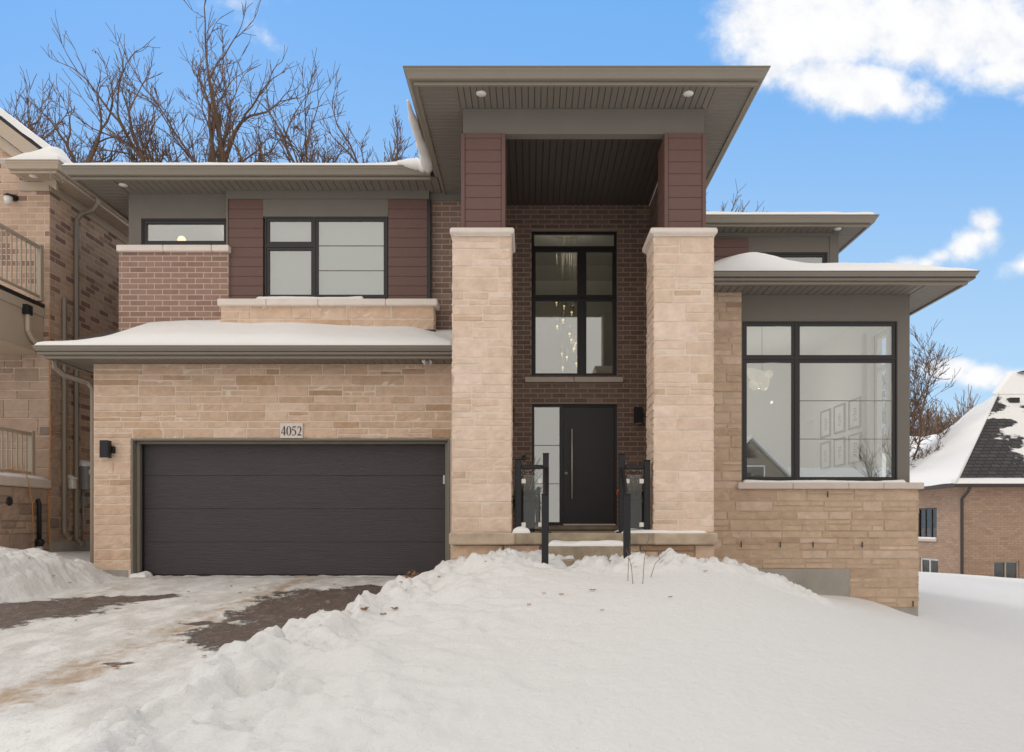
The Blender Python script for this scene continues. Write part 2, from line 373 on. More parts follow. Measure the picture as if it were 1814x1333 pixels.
def sweep(mb, path, prof, m, z=0):       # profile (outward, up) swept along a plan polyline, mitred; outward = right-hand side of travel
    n = len(path); k = len(prof); vs = []
    for i, p in enumerate(path):
        p = Vector(p[:2]); d0 = (p-Vector(path[i-1][:2])).normalized() if i > 0 else None
        d1 = (Vector(path[i+1][:2])-p).normalized() if i < n-1 else None
        d0 = d0 or d1; d1 = d1 or d0
        n0 = Vector((d0.y, -d0.x)); n1 = Vector((d1.y, -d1.x)); b = (n0+n1).normalized(); sc = 1/max(.3, b.dot(n0))
        for (o, h) in prof: vs.append((p.x+b.x*o*sc, p.y+b.y*o*sc, z+h))
    fs = [(i*k+j, i*k+(j+1) % k, (i+1)*k+(j+1) % k, (i+1)*k+j) for i in range(n-1) for j in range(k)]
    fs += [tuple(range(k)), tuple(range((n-1)*k, n*k))[::-1]]
    mb.add(vs, fs, m)
GUT = [(0, .0), (.055, .0), (.07, .008), (.078, .03), (.10, .07), (.118, .09), (.118, .112), (.13, .114), (.13, .126), (.0, .126)]
FAS = [(-.03, -.022), (.012, -.022), (.014, .0), (.012, .02), (.0, .02), (.0, .14), (-.03, .14)]
def eaves(roof, path, zs, gm='gutter'):
    P('gutter', roof, lambda b: sweep(b, path, GUT, gm, zs+.024)); P('fascia', roof, lambda b: sweep(b, path, FAS, gm, zs))
def window(parent, x0, x1, z0, z1, y, panes, name='window', depth=.09, fw=.045, sw=.04, mull=(), gl='glass', label=None):
    """panes: list of (xa,xb,za,zb) sash boxes; frame sits from y to y+depth"""
    def fr(b):
        b.box(x0, x1, y, y+depth, z1-fw, z1, 'black'); b.box(x0, x1, y, y+depth, z0, z0+fw, 'black')
        b.box(x0, x0+fw, y, y+depth, z0+fw, z1-fw, 'black'); b.box(x1-fw, x1, y, y+depth, z0+fw, z1-fw, 'black')
        for (a, c, d, e) in mull: b.box(a, c, y+.003, y+depth-.003, d, e, 'black')
    w = P(name, parent, fr, label=label)
    for (xa, xb, za, zb) in panes:
        def sash(b):
            yy = y+.012
            b.bbox(xa, xb, yy, yy+.05, zb-sw, zb, 'black', .004); b.bbox(xa, xb, yy, yy+.05, za, za+sw, 'black', .004)
            b.bbox(xa, xa+sw, yy+.001, yy+.049, za+sw-.004, zb-sw+.004, 'black', .004); b.bbox(xb-sw, xb, yy+.001, yy+.049, za+sw-.004, zb-sw+.004, 'black', .004)
        P('sash', w, sash)
        P('pane', w, lambda b: b.box(xa+sw-.005, xb-sw+.005, y+.035, y+.041, za+sw-.005, zb-sw+.005, gl))
    return w
def room(parent, x0, x1, y0, y1, z0, z1, m='room', holes=(), openfront=True):
    def f(b):
        t = .05
        b.box(x0-t, x1+t, y1, y1+t, z0-t, z1+t, m)
        b.box(x0-t, x0, y0, y1, z0, z1, m)
        if holes:   # openings in the right-hand wall as (ya,yb,za,zb)
            zc = sorted({z0, z1} | {z for h in holes for z in h[2:4]})
            for a, c in zip(zc[:-1], zc[1:]):
                for p, q in free(y0, y1, a, c, holes): b.box(x1, x1+t, p, q, a, c, m)
        else: b.box(x1, x1+t, y0, y1, z0, z1, m)
        b.box(x0-t, x1+t, y0, y1, z1, z1+t, m); b.box(x0-t, x1+t, y0, y1, z0-t, z0, m)
    return P('room_lining', parent, f)
def spot(parent, x, y, z):
    def f(b):
        b.tube([(x, y, z+.01), (x, y, z-.006)], [.068, .064], 'white', 20); b.tube([(x, y, z-.006), (x, y, z-.009)], [.05, .047], 'lens', 20)
    return P('soffit_fixture', parent, f)
# ================================================================== THE HOUSE
house = empty('modern_house', (0, 11.6, 0), 'modern two-storey house of buff stone, brown brick and maroon boards with tall entrance portico', 'house')
H = house
YG = 11.6                                  # garage stone face
GH = (X(232, YG), X(797, YG), -.1, Z(777, YG))
def f(b):
    wall_boxes(b, -6.86, -1.0, -.3, 3.33, [GH], YG+.012, YG+.2, 'mortar_light')
    masonry(b, (0, YG+.012), (1, 0), (0, -1), -6.86, -1.24, .1, 3.33, [GH], 'stone', 'stone', 11)
    b.box(-6.83, -6.32, YG-.0, YG+.01, -.3, .1, 'concrete')
    b.box(-6.86, -6.66, YG+.2, 20, -.3, 3.33, 'mortar_light')
P('garage_wall', H, f)
# garage door
def f(b):
    x0, x1 = GH[0], GH[1]; zt = GH[3]
    b.bbox(x0, x0+.035, YG-.012, YG+.19, -.02, zt, 'trim'); b.bbox(x1-.035, x1, YG-.012, YG+.19, -.02, zt, 'trim'); b.bbox(x0+.035, x1-.035, YG-.012, YG+.19, zt-.035, zt, 'trim')
    b.bbox(x0+.035, x0+.085, YG+.09, YG+.2, -.02, zt-.035, 'trim'); b.bbox(x1-.085, x1-.035, YG+.09, YG+.2, -.02, zt-.035, 'trim'); b.bbox(x0+.085, x1-.085, YG+.09, YG+.2, zt-.075, zt-.035, 'trim')
    b.box(x0+.085, x0+.1, YG+.16, YG+.21, -.02, zt-.075, 'black'); b.box(x1-.1, x1-.085, YG+.16, YG+.21, -.02, zt-.075, 'black')
gd = P('garage_door', H, f)
gz = [.012, .535, 1.065, 1.595, 2.11]
def f(b):
    for i in range(4): b.bbox(GH[0]+.09, GH[1]-.09, YG+.215, YG+.26, gz[i]+.001, gz[i+1]-.001, 'garage', .003)
P('door_panel', gd, f)
def f(b):
    b.box(GH[0]+.09, GH[1]-.09, YG+.21, YG+.25, -.02, .010, 'black'); b.bbox(GH[1]-.13, GH[1]-.10, YG+.195, YG+.214, 1.46, 1.60, 'clamp', .003)
P('bottom_seal', gd, f)
# ---- upper-left bay (brick), stucco, maroon boards, sill bay, right brick strip
YB = 12.2
bx0, bx1 = X(210, YB), X(404, YB)
def f(b):
    b.box(bx0, bx1, YB+.006, YB+.10, 3.6, Z(445, YB), 'mortar_pink')
    masonry(b, (0, YB), (1, 0), (0, -1), bx0, bx1, 3.6, Z(445, YB), [], 'brick', 'brick', 21)
    b.box(bx0, bx0+.1, YB+.14, 20, 3.3, Z(445, YB), 'mortar_pink')
P('brick_wall', H, f, label='mauve brick bay under a cream cap, upper left')
yc = YB-.06
def f(b):
    xs = [X(205, yc), X(288, yc), X(374, yc), X(405, yc)]
    for a, c in zip(xs[:-1], xs[1:]): b.bbox(a+.003, c-.003, yc, YB+.2, Z(445, yc), Z(433.5, yc), 'cap', .012)
P('coping', H, f)
YS = 12.35
sx0, sx1 = X(228, YS), X(404, YS)
WL = (X(250, YS), X(404, YS)-.005, Z(434, YS), Z(387, YS))
def f(b):
    wall_boxes(b, sx0, sx1+.02, Z(446, YS), 6.35, [WL], YS, YS+.14, 'stucco')
    b.box(sx0, sx0+.12, YS+.14, 20, 3.5, 6.35, 'stucco')
P('stucco_wall', H, f)
window(H, *WL[:2], WL[2], WL[3], YS+.02, [(WL[0]+.03, WL[1]-.03, WL[2]+.03, WL[3]-.03)], fw=.03, sw=.05)
YP = 12.25
W2 = (X(469.5, YP), X(686.5, YP), Z(528, YP), Z(384, YP))
def boards(b, x0, x1, z0, z1, y, n, side=True, t=.022):
    b.box(x0+.005, x1-.005, y+.016, y+.06, z0, z1, 'groove'); h = (z1-z0)/n
    if side: b.bbox(x0, x0+.045, y-.008, y+.03, z0, z1, 'maroon', .003); b.bbox(x1-.045, x1, y-.008, y+.03, z0, z1, 'maroon', .003)
    e = .045 if side else 0
    for i in range(n): b.bbox(x0+e+.001, x1-e-.001, y, y+t, z0+i*h+.0015, z0+(i+1)*h-.0015, 'maroon', .004)
px0, px1, px2, px3 = X(404, YP), X(466, YP), X(687.5, YP), X(757, YP)
zb, zt = Z(541, YP), Z(353.5, YP)
P('maroon_panel', H, lambda b: boards(b, px0, px1, zb, zt, YP, 11, False))
P('maroon_panel', H, lambda b: boards(b, px2, px3, zb, zt, YP, 11, False))
def f(b):
    b.box(px1, px2, YP-.003, YP+.14, W2[3], zt, 'stucco'); b.box(px0-.02, px3+.03, YP-.03, YP+.14, zt, 6.35, 'stucco')
    b.box(px0-.02, px0, YP-.02, YP+.14, zb, zt, 'trim'); b.box(px0, px1, YP+.06, YP+.14, zb, zt, 'stucco'); b.box(px2, px3, YP+.06, YP+.14, zb, zt, 'stucco')
    b.box(px1, px2, YP+.04, YP+.14, zb, W2[2], 'stucco')
P('stucco_band', H, f)
P('corner_trim', H, lambda b: b.bbox(px3, px3+.055, YP-.012, YP+.15, Z(585, YP), zt, 'black', .004))
xm = X(557, YP)
window(H, W2[0], W2[1], W2[2], W2[3], YP+.0, [(W2[0]+.02, xm-.012, Z(433, YP)+.0, W2[3]-.02), (W2[0]+.02, xm-.012, W2[2]+.01, Z(438, YP)), (xm+.012, W2[1]-.02, W2[2]+.01, W2[3]-.02)], fw=.022, sw=.048,
       mull=[(xm-.015, xm+.015, W2[2]+.022, W2[3]-.022), (W2[0]+.022, xm-.015, Z(438, YP), Z(433, YP))])
YI = 12.0
def f(b):
    x0, x1 = X(390, YI), X(769, YI)
    b.box(x0+.01, x1-.01, YI+.012, YI+.3, 3.7, Z(541, YI), 'mortar_light'); masonry(b, (0, YI+.012), (1, 0), (0, -1), x0, x1, 3.7, Z(541, YI), [], 'stone', 'stone', 31)
    masonry(b, (x1-.01, YI+.012), (0, 1), (1, 0), 0, .25, 3.7, Z(541, YI), [], 'stone', 'stone', 32)
P('stone_sill_bay', H, f)
yc2 = YI-.07
def f(b):
    xs = [X(384, yc2), X(471, yc2), X(563, yc2), X(683, yc2), X(775, yc2)]
    for a, c in zip(xs[:-1], xs[1:]): b.bbox(a+.003, c-.003, yc2, YP+.0, Z(541, yc2), Z(529, yc2), 'cap', .012)
P('sill_cap', H, f)
YR = 12.35
rx0, rx1 = X(763, YR), -1.04
def f(b):
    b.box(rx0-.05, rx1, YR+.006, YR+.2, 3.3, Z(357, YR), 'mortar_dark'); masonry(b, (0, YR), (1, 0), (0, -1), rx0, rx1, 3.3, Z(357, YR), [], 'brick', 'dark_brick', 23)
    b.bbox(rx0-.05, rx1+.6, YR-.03, YR+.2, Z(357, YR), 6.34, 'stucco', .004)
P('brick_wall', H, f, label='dark brown brick strip left of the portico')
# flashing above garage roof at the right
def f(b):
    b.box(X(769, 12.28), -1.14, 12.26, 12.34, 3.6, Z(587, 12.3), 'black')
    b.box(X(262, 12.15), X(390, 12.15), 12.13, 12.2, 3.9, Z(577, 12.15), 'brown_metal')
    b.box(X(386, 11.98), X(772, 11.98), 11.93, 12.0, 3.7, Z(585, 11.96), 'black')
P('roof_flashing', H, f)
# ---- entry recess
YE = 14.0; EX0, EX1 = -1.12, 2.255; CEIL = 6.85
DH = (X(942.5, YE), X(1093.5, YE), Z(931, YE), Z(715.5, YE)); WH = (X(941.5, YE), X(1093.5, YE), Z(666, YE), Z(407, YE))
def f(b):
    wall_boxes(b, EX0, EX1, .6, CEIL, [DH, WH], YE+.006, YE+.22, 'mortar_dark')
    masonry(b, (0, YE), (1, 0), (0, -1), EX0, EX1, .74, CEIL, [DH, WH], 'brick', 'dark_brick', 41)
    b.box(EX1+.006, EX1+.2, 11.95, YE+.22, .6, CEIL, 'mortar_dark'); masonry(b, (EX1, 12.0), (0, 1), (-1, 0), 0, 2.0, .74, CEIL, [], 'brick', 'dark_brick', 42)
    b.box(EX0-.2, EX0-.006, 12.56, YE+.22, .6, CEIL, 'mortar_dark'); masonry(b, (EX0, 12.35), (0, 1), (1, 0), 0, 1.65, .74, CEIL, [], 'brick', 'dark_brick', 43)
P('entrance_wall', H, f)
def f(b):
    planks(b, -.90, 2.28, 9.96, YE, CEIL, 'Y', 'soffit_dark', .11, .008); b.box(EX0, -.90, 12.4, YE, CEIL-.0, CEIL+.03, 'soffit_dark')
    b.box(-.93, -.90, 9.96, 12.4, 6.34, CEIL+.05, 'soffit_dark'); 
    b.box(2.262, 2.30, 9.96, 12.0, 6.432, CEIL+.05, 'soffit_dark')
P('porch_ceiling', H, f)
xa, xb = X(1032.5, YE)-.0, 0
zt1, zt2 = Z(437, YE), Z(525, YE)
w = window(H, *WH, YE+.10, [(WH[0]+.03, X(1028, YE), zt2+.01, zt1-.012), (X(1035, YE), WH[1]-.03, zt2+.01, zt1-.012), (WH[0]+.03, X(1028, YE), WH[2]+.02, zt2-.01), (X(1035, YE), WH[1]-.03, WH[2]+.02, zt2-.01),
    (WH[0]+.0, WH[1]-.0, zt1+.0, WH[3]-.0)], fw=.03, sw=.05, mull=[(X(1028, YE), X(1035, YE), WH[2]+.03, zt1-.012), (WH[0]+.03, WH[1]-.03, zt2-.01, zt2+.01), (WH[0]+.03, WH[1]-.03, zt1-.012, zt1+.005)])
def f(b):
    ys = YE-.07; x0, xm_, x1 = X(930, ys), X(1017, ys), X(1104, ys)
    b.bbox(x0, xm_-.004, ys, YE+.12, Z(677, ys), Z(668, ys), 'sillstone', .006); b.bbox(xm_+.004, x1, ys, YE+.12, Z(677, ys), Z(668, ys), 'sillstone', .006)
P('window_sill', H, f)
# front door unit
dx0, dx1, dz0, dz1 = DH; dm0, dm1 = X(991.5, YE), X(998, YE)
def f(b):
    y = YE+.08
    b.box(dx0, dx1, y, y+.12, dz1-.045, dz1, 'black'); b.box(dx0, dx0+.045, y, y+.12, dz0, dz1-.045, 'black'); b.box(dx1-.045, dx1, y, y+.12, dz0, dz1-.045, 'black')
    b.box(dm0, dm1, y, y+.12, dz0, dz1-.045, 'black'); b.box(dx0+.045, dm0, y, y+.12, dz0, dz0+.06, 'black')
fd = P('front_door', H, f)
P('door_leaf', fd, lambda b: b.bbox(dm1+.006, dx1-.05, YE+.1, YE+.15, dz0+.03, dz1-.05, 'doorblack', .003))
P('side_pane', fd, lambda b: b.box(dx0+.045, dm0, YE+.12, YE+.126, dz0+.06, dz1-.045, 'glass'))
P('threshold', fd, lambda b: (b.bbox(dm1, dx1-.03, YE+.02, YE+.16, dz0-.02, dz0+.028, 'steel', .004), b.bbox(dx0-.03, dx1+.02, YE-.10, YE+.1, .715, dz0-.021, 'stained_concrete', .006)))
def f(b):
    x = X(1013.5, YE); b.tube([(x, YE+.03, Z(885, YE)), (x, YE+.03, Z(760, YE))], .017, 'steel', 10)
    for z in (Z(870, YE), Z(775, YE)): b.tube([(x, YE+.03, z), (x, YE+.1, z)], .009, 'steel', 8)
P('pull_handle', fd, f)
P('lock', fd, lambda b: b.tube([(X(1003.5, YE), YE+.1, Z(838, YE)), (X(1003.5, YE), YE+.085, Z(838, YE))], [.028, .026], 'steel', 16))
# ---- porch slab, band, steps
def f(b):
    b.bbox(-1.055, 2.41, 9.58, YE+.0, .556, .702, 'stained_concrete', .012)
    b.box(-1.0, 2.38, 9.7, YE, -.5, .556, 'mortar_light')
    masonry(b, (0, 9.67), (1, 0), (0, -1), -1.03, 2.41, -.05, .55, [], 'stone', 'stone', 51); masonry(b, (2.39, 9.7), (0, 1), (1, 0), 0, 2.3, -.3, .55, [], 'stone', 'stone_brown', 52)
P('porch_base', H, f)
def f(b):
    x0, x1 = -1.055, 2.42
    b.bbox(x0, x0+.85, 9.545, 9.6, .552, .706, 'band', .014); b.bbox(x0+.84, 1.61, 9.57, 9.6, .556, .702, 'stained_concrete', .01); b.bbox(1.60, x1, 9.555, 9.6, .552, .702, 'band', .014); b.bbox(x1-.04, x1+.005, 9.595, 11.8, .552, .702, 'band', .012)
P('porch_band', H, f)
# ---- columns
def column(x0, x1, xi, seed, c0, c1):
    col = MB(); y = 9.65; d = .62
    col.box(x0+.012, x1-.012, y+.012, y+d-.012, .70, 4.58, 'mortar_light')
    masonry(col, (0, y+.012), (1, 0), (0, -1), x0, x1, .706, 4.575, [], 'stone_block', 'stone_pillar', seed)
    masonry(col, (x1-.012, y), (0, 1), (1, 0), 0, d, .706, 4.575, [], 'stone_block', 'stone_pillar', seed+1); masonry(col, (x0+.012, y), (0, 1), (-1, 0), 0, d, .706, 4.575, [], 'stone', 'stone_pillar', seed+2)
    o = col.build('portico_column', H)
    def cp(b):   # capstone with a bevelled, slightly rough lower edge
        b.bbox(c0, c1, y-.06, y+d+.05, 4.592, 4.672, 'cap', .02); b.bbox(c0+.035, c1-.035, y-.03, y+d+.02, 4.572, 4.596, 'cap', .01)
    P('capstone', o, cp)
    return o
cL = column(-1.03, -.243, 0, 61, -1.05, -.2125)
cR = column(1.602, 2.40, 0, 71, 1.555, 2.43)
def pier(x0, x1):
    def f(b):
        z0, z1 = 4.665, 5.985; y = 9.78; n = 8
        b.box(x0+.02, x1-.02, y+.02, y+.5, z0, z1-.003, 'groove')
        for (a, c) in ((x0, x0+.05), (x1-.05, x1)): b.bbox(a, c, y-.012, y+.03, z0, z1, 'maroon', .004)
        b.bbox(x0+.05, x1-.05, y-.004, y+.03, z1-.06, z1, 'maroon', .003)
        h = (z1-.06-z0)/n
        for i in range(n):
            b.bbox(x0+.052, x1-.052, y, y+.03, z0+i*h+.0015, z0+(i+1)*h-.0015, 'maroon', .004)
        h = (z1-z0)/n
        for i in range(n):
            for xs_ in ((x0, x0+.03), (x1-.03, x1)): b.bbox(xs_[0], xs_[1], y+.035, y+.5, z0+i*h+.0015, z0+(i+1)*h-.0015, 'maroon', .004)
    return P('maroon_pier', H, f)
pier(X(817, 9.78), X(895, 9.78)); pier(X(1177, 9.78), X(1250.5, 9.78))
# beam and portico roof
SZ = 6.33
def f(b):
    b.bbox(-.895, 2.30, 9.8, 9.94, 5.99, SZ, 'stucco', .004); b.bbox(-.895, -.76, 9.94, 12.3, 5.99, SZ+.1, 'stucco', .004); b.bbox(2.165, 2.30, 9.94, 12.0, 5.99, SZ+.1, 'stucco', .004)
P('portico_beam', H, f)
# roofs
def hip(b, x0, x1, y0, y1, z, pitch, m, inset=0):
    h = min(x1-x0, y1-y0)/2; zz = z+h*pitch
    A = [(x0, y0, z), (x1, y0, z), (x1, y1, z), (x0, y1, z)]
    if x1-x0 <= y1-y0: B = [((x0+x1)/2, y0+h, zz), ((x0+x1)/2, y1-h, zz)]; fs = [(0, 1, 4), (1, 2, 5, 4), (2, 3, 5), (3, 0, 4, 5)]
    else: B = [(x0+h, (y0+y1)/2, zz), (x1-h, (y0+y1)/2, zz)]; fs = [(3, 0, 4), (0, 1, 5, 4), (1, 2, 5), (2, 3, 4, 5)]
    b.add(A+B, fs, m)
PX0, PX1, PY = -1.45, 2.835, 9.26      # portico soffit outline
pr = P('roof', H, lambda b: hip(b, PX0-.1, PX1+.1, PY-.1, 19, SZ+.135, .55, 'roof_snow'), label='flat-looking square roof over the entrance portico')
eaves(pr, [(PX0, 14.2), (PX0, PY), (PX1, PY), (PX1, 13.5)][::1], SZ) if False else None
def outp(path): return path
# travel so that the right-hand side is outward: left edge towards -Y has right-hand side -X
eaves(pr, [(PX0, 14.2), (PX0, PY), (PX1, PY), (PX1, 13.6)], SZ)
def f(b):
    planks(b, -.93, 2.34, PY, 9.8, SZ, 'Y', 'soffit', .082); planks(b, PX0, -.955, PY, 12.45, SZ-.002, 'X', 'soffit', .085); planks(b, 2.365, PX1, PY, 13.6, SZ-.002, 'X', 'soffit', .085)
    b.box(-.955, -.93, PY, 9.8, SZ-.006, SZ+.03, 'soffit'); b.box(2.34, 2.365, PY, 9.8, SZ-.006, SZ+.03, 'soffit')
    b.box(-.955, -.895, 9.8, 12.45, SZ-.001, SZ+.03, 'soffit'); b.box(2.30, 2.365, 9.8, 12.0, SZ-.001, SZ+.03, 'soffit')
P('soffit', pr, f)
spot(pr, X(852, 9.42), 9.47, SZ); spot(pr, X(1221, 9.42), 9.47, SZ)
# main roof over the left wing
LX0, LY = -7.29, 11.79
lr = P('roof', H, lambda b: b.add([(LX0-.1, LY-.1, SZ+.14), (-1.25, LY-.1, SZ+.14), (-1.25, 15.9, SZ+1.37), (-3.2, 15.9, SZ+1.37), (LX0-.1, 20, SZ+.14), (-1.25, 20, SZ+.14)], [(0, 1, 2, 3), (0, 3, 4), (4, 3, 2, 5)], 'roof_snow'), label='long low roof over the upper left windows')
eaves(lr, [(LX0, 20), (LX0, LY), (PX0-.14, LY)], SZ+.003)
def f(b):
    planks(b, sx0+.02, PX0-.03, LY, YS+.0, SZ+.002, 'Y', 'soffit', .12)
    planks(b, LX0, sx0+.01, LY, 20, SZ+.0, 'X', 'soffit', .12)
P('soffit', lr, f)
spot(lr, X(217, 12.0), 12.02, SZ)
# garage roof
GSZ = 3.33; GX0 = -7.29; GY = 11.12
def f(b):
    b.add([(GX0-.1, GY-.09, GSZ+.13), (-1.16, GY-.09, GSZ+.13), (-1.16, 12.3, GSZ+.72), (bx0+.0, 12.3, GSZ+.72), (GX0-.1, 20, GSZ+.13), (bx0, 20, GSZ+.4), (GX0-.1, GY-.09, GSZ+.06), (-1.16, GY-.09, GSZ+.06), (-1.16, 12.3, GSZ+.06), (GX0-.1, 20, GSZ+.06)],
          [(0, 1, 2, 3), (0, 3, 5, 4), (1, 7, 8, 2), (6, 7, 1, 0), (6, 0, 4, 9)], 'shingle')
gr = P('roof', H, f, label='low lean-to roof over the garage door')
eaves(gr, [(GX0, 18), (GX0, GY), (-1.16, GY)], GSZ)
def f(b):
    planks(b, -6.86, -1.1, GY, YG+.02, GSZ+.002, 'Y', 'soffit', .12); planks(b, GX0, -6.85, GY, 18, GSZ, 'X', 'soffit', .12)
P('soffit', gr, f)
P('soffit_fixture', gr, lambda b: (b.bbox(X(748, 11.3), X(765, 11.3), 11.24, 11.36, GSZ-.06, GSZ, 'white', .02), b.ball((X(757, 11.25), 11.26, GSZ-.04), .04, 'grey_metal')))  # speaker/camera box with a ball under the soffit, not a light
# ---- right wing
YL = 11.85; YW = 12.0; RSZ = 4.54
lx1 = X(1628.5, YL); wx1 = X(1611.5, YW); wx0 = X(1315, YL)
WZ0, WZ1 = Z(853, YW), Z(570, YW); WR = (X(1315.5, YW), X(1589, YW), WZ0, WZ1)
def f(b):
    b.box(2.3, lx1-.012, YL+.012, YL+.14, -.9, Z(866, YL), 'mortar_brown'); b.box(2.3, wx0-.012, YL+.012, YL+.14, Z(866, YL), RSZ, 'mortar_brown'); b.box(lx1-.15, lx1-.012, YL+.14, 20, -.9, Z(866, YL), 'mortar_brown')
    hole = [(2.4, X(1505, YL), -1.0, Z(1008, YL))]
    masonry(b, (0, YL+.012), (1, 0), (0, -1), 2.4, lx1, Z(1077, YL), Z(866, YL), hole, 'stone', 'stone_brown', 81)
    masonry(b, (0, YL+.012), (1, 0), (0, -1), 2.4, wx0, Z(866, YL), RSZ, [], 'stone', 'stone_brown', 82)
    masonry(b, (lx1-.012, YL), (0, 1), (1, 0), 0, 8, Z(1077, YL), Z(866, YL), [], 'stone', 'stone_brown', 83)
    for px, py in ((1313, 965), (1382, 965), (1440, 965), (1527, 965), (1466, 876), (1617, 1070)):     # weep holes
        b.box(X(px, YL)-.006, X(px, YL)+.006, YL-.022, YL, Z(py, YL)-.045, Z(py, YL)+.045, 'groove')
P('stone_wall', H, f, label='browner buff stone wall under the large front window')
def f(b):
    b.box(2.3, X(1505, YL), YL-.004, YL+.13, -1.2, Z(1008, YL), 'concrete'); b.box(X(1505, YL), lx1-.02, YL-.004, YL+.13, -1.4, Z(1077, YL), 'concrete'); b.box(lx1-.15, lx1-.02, YL+.13, 20, -1.4, Z(1077, YL), 'concrete')
P('foundation', H, f)
ys = YL-.065
def f(b):
    xs = [X(1307.5, ys), X(1405, ys), X(1504, ys), X(1566, ys), X(1638, ys)]
    for a, c in zip(xs[:-1], xs[1:]): b.bbox(a+.002, c-.002, ys, YW+.05, Z(866.5, ys), Z(855, ys), 'sillstone', .01)
    b.bbox(xs[-1]-.2, xs[-1]-.002, YW+.05, 20, Z(866.5, ys), Z(855, ys), 'sillstone', .01)
P('window_sill', H, f)
sidew = (12.35, 12.95, WZ0, WZ1)     # side window opening in the right-hand wall (y0,y1,z0,z1)
def f(b):
    wall_boxes(b, wx0-.02, wx1, Z(858, YW), RSZ, [WR], YW, YW+.14, 'stucco')
    zc = sorted({Z(858, YW), RSZ, WZ0, WZ1})
    for a, c in zip(zc[:-1], zc[1:]):
        for p, q in free(YW+.14, 20, a, c, [sidew]): b.box(wx1-.14, wx1, p, q, a, c, 'stucco')
P('stucco_wall', H, f)
x5 = X(1410, YW); z5a = Z(636, YW)
window(H, *WR, YW-.012, [(WR[0]+.02, x5-.015, z5a+.012, WR[3]-.02), (x5+.015, WR[1]-.02, z5a+.012, WR[3]-.02), (WR[0]+.02, x5-.015, WR[2]+.02, z5a-.012), (x5+.015, WR[1]-.02, WR[2]+.02, z5a-.012)], fw=.022, sw=.05,
       mull=[(x5-.018, x5+.018, WR[2]+.022, WR[3]-.022), (WR[0]+.022, x5-.018, z5a-.014, z5a+.014), (x5+.018, WR[1]-.022, z5a-.014, z5a+.014)])
# side window (seen from inside through the glass)
def f(b):
    for (a, c, d, e) in ((12.35, 12.95, WZ0, WZ0+.07), (12.35, 12.95, WZ1-.07, WZ1), (12.35, 12.42, WZ0+.07, WZ1-.07), (12.88, 12.95, WZ0+.07, WZ1-.07), (12.42, 12.88, z5a-.04, z5a+.04)):
        b.box(wx1-.12, wx1-.03, a, c, d, e, 'white')
sw_ = P('side_window', H, f)
def f(b):
    for (a, c, d, e) in ((12.25, 12.35, WZ0-.12, WZ1+.14), (12.95, 13.07, WZ0-.12, WZ1+.14), (12.35, 12.95, WZ1, WZ1+.14), (12.35, 12.95, WZ0-.12, WZ0)): b.box(wx1-.215, wx1-.192, a, c, d, e, 'white')
P('window_casing', sw_, f)
def f(b):
    for (a, c, d, e) in ((15.35, 15.45, .75, 3.1), (16.1, 16.2, .75, 3.1), (15.45, 16.1, 3.0, 3.1)): b.box(wx1-.225, wx1-.192, a, c, d, e, 'white')
P('door_casing', H, f)
rr = P('roof', H, lambda b: b.add([(2.3, 11.33, RSZ+.13), (6.82, 11.33, RSZ+.13), (6.82, 17, RSZ+.13), (5.5, 14.2, RSZ+1.05), (2.3, 14.2, RSZ+1.05), (2.3, 11.33, RSZ+.05), (6.82, 11.33, RSZ+.05), (6.82, 17, RSZ+.05), (5.5, 17, RSZ+1.05)],
      [(0, 1, 3, 4), (1, 2, 8, 3), (5, 6, 1, 0), (6, 7, 2, 1)], 'shingle'), label='low hipped roof over the large front window')
eaves(rr, [(2.3, 11.42), (6.73, 11.42), (6.73, 18)], RSZ)
def f(b):
    planks(b, 2.3, wx1, 11.42, YW, RSZ+.002, 'Y', 'soffit', .12); planks(b, wx1+.03, 6.73, 11.42, 18, RSZ, 'X', 'soffit', .085); b.box(wx1, wx1+.03, 11.42, YW, RSZ-.004, RSZ+.03, 'soffit')
P('soffit', rr, f)
# upper right wall and roof
YU = 14.0; ux1 = X(1484.5, YU)
def f(b):
    wu = (X(1326, YU), X(1466, YU), 5.4, Z(449, YU)+.02)
    wall_boxes(b, EX1+.2, ux1, 5.0, SZ, [wu], YU, YU+.14, 'stucco'); b.box(ux1-.14, ux1, YU+.14, 20, 5.0, SZ, 'stucco')
    b.box(ux1-.16, ux1+.004, YU-.014, YU, 5.0, SZ, 'stucco'); b.box(EX1+.2, ux1, YU-.022, YU-.001, SZ-.07, SZ, 'stucco')
P('stucco_wall', H, f)
P('maroon_panel', H, lambda b: boards(b, X(1240, YU), X(1325, YU), 5.2, Z(424, YU), YU-.04, 6, False))
wu = (X(1326, YU), X(1466, YU), 5.4, Z(449, YU)+.02)
window(H, *wu, YU+.02, [(wu[0]+.03, wu[1]-.03, wu[2]+.03, wu[3]-.03)], fw=.03, sw=.045)
URX = X(1540, 13.64)
ur = P('roof', H, lambda b: b.add([(2.6, 13.54, SZ+.14), (URX+.1, 13.54, SZ+.14), (4.2, 16.7, SZ+1.02), (2.6, 16.7, SZ+1.02), (2.6, 20, SZ+.14), (URX+.1, 20, SZ+.14)], [(0, 1, 2, 3), (1, 5, 2), (4, 3, 2, 5)], 'roof_snow'), label='upper right roof behind the portico')
eaves(ur, [(PX1+.0, 13.64), (URX, 13.64), (URX, 20)], SZ+.002)
def f(b):
    planks(b, 2.4, ux1, 13.64, YU, SZ+.002, 'Y', 'soffit', .12); planks(b, ux1, URX, 13.64, 20, SZ, 'X', 'soffit', .12)
P('soffit', ur, f)
spot(ur, X(1484, 13.8), 13.8, SZ)
P('back_wall', H, lambda b: (b.box(-6.66, lx1-.15, 19.9, 20.1, -1.2, SZ, 'stucco'),))
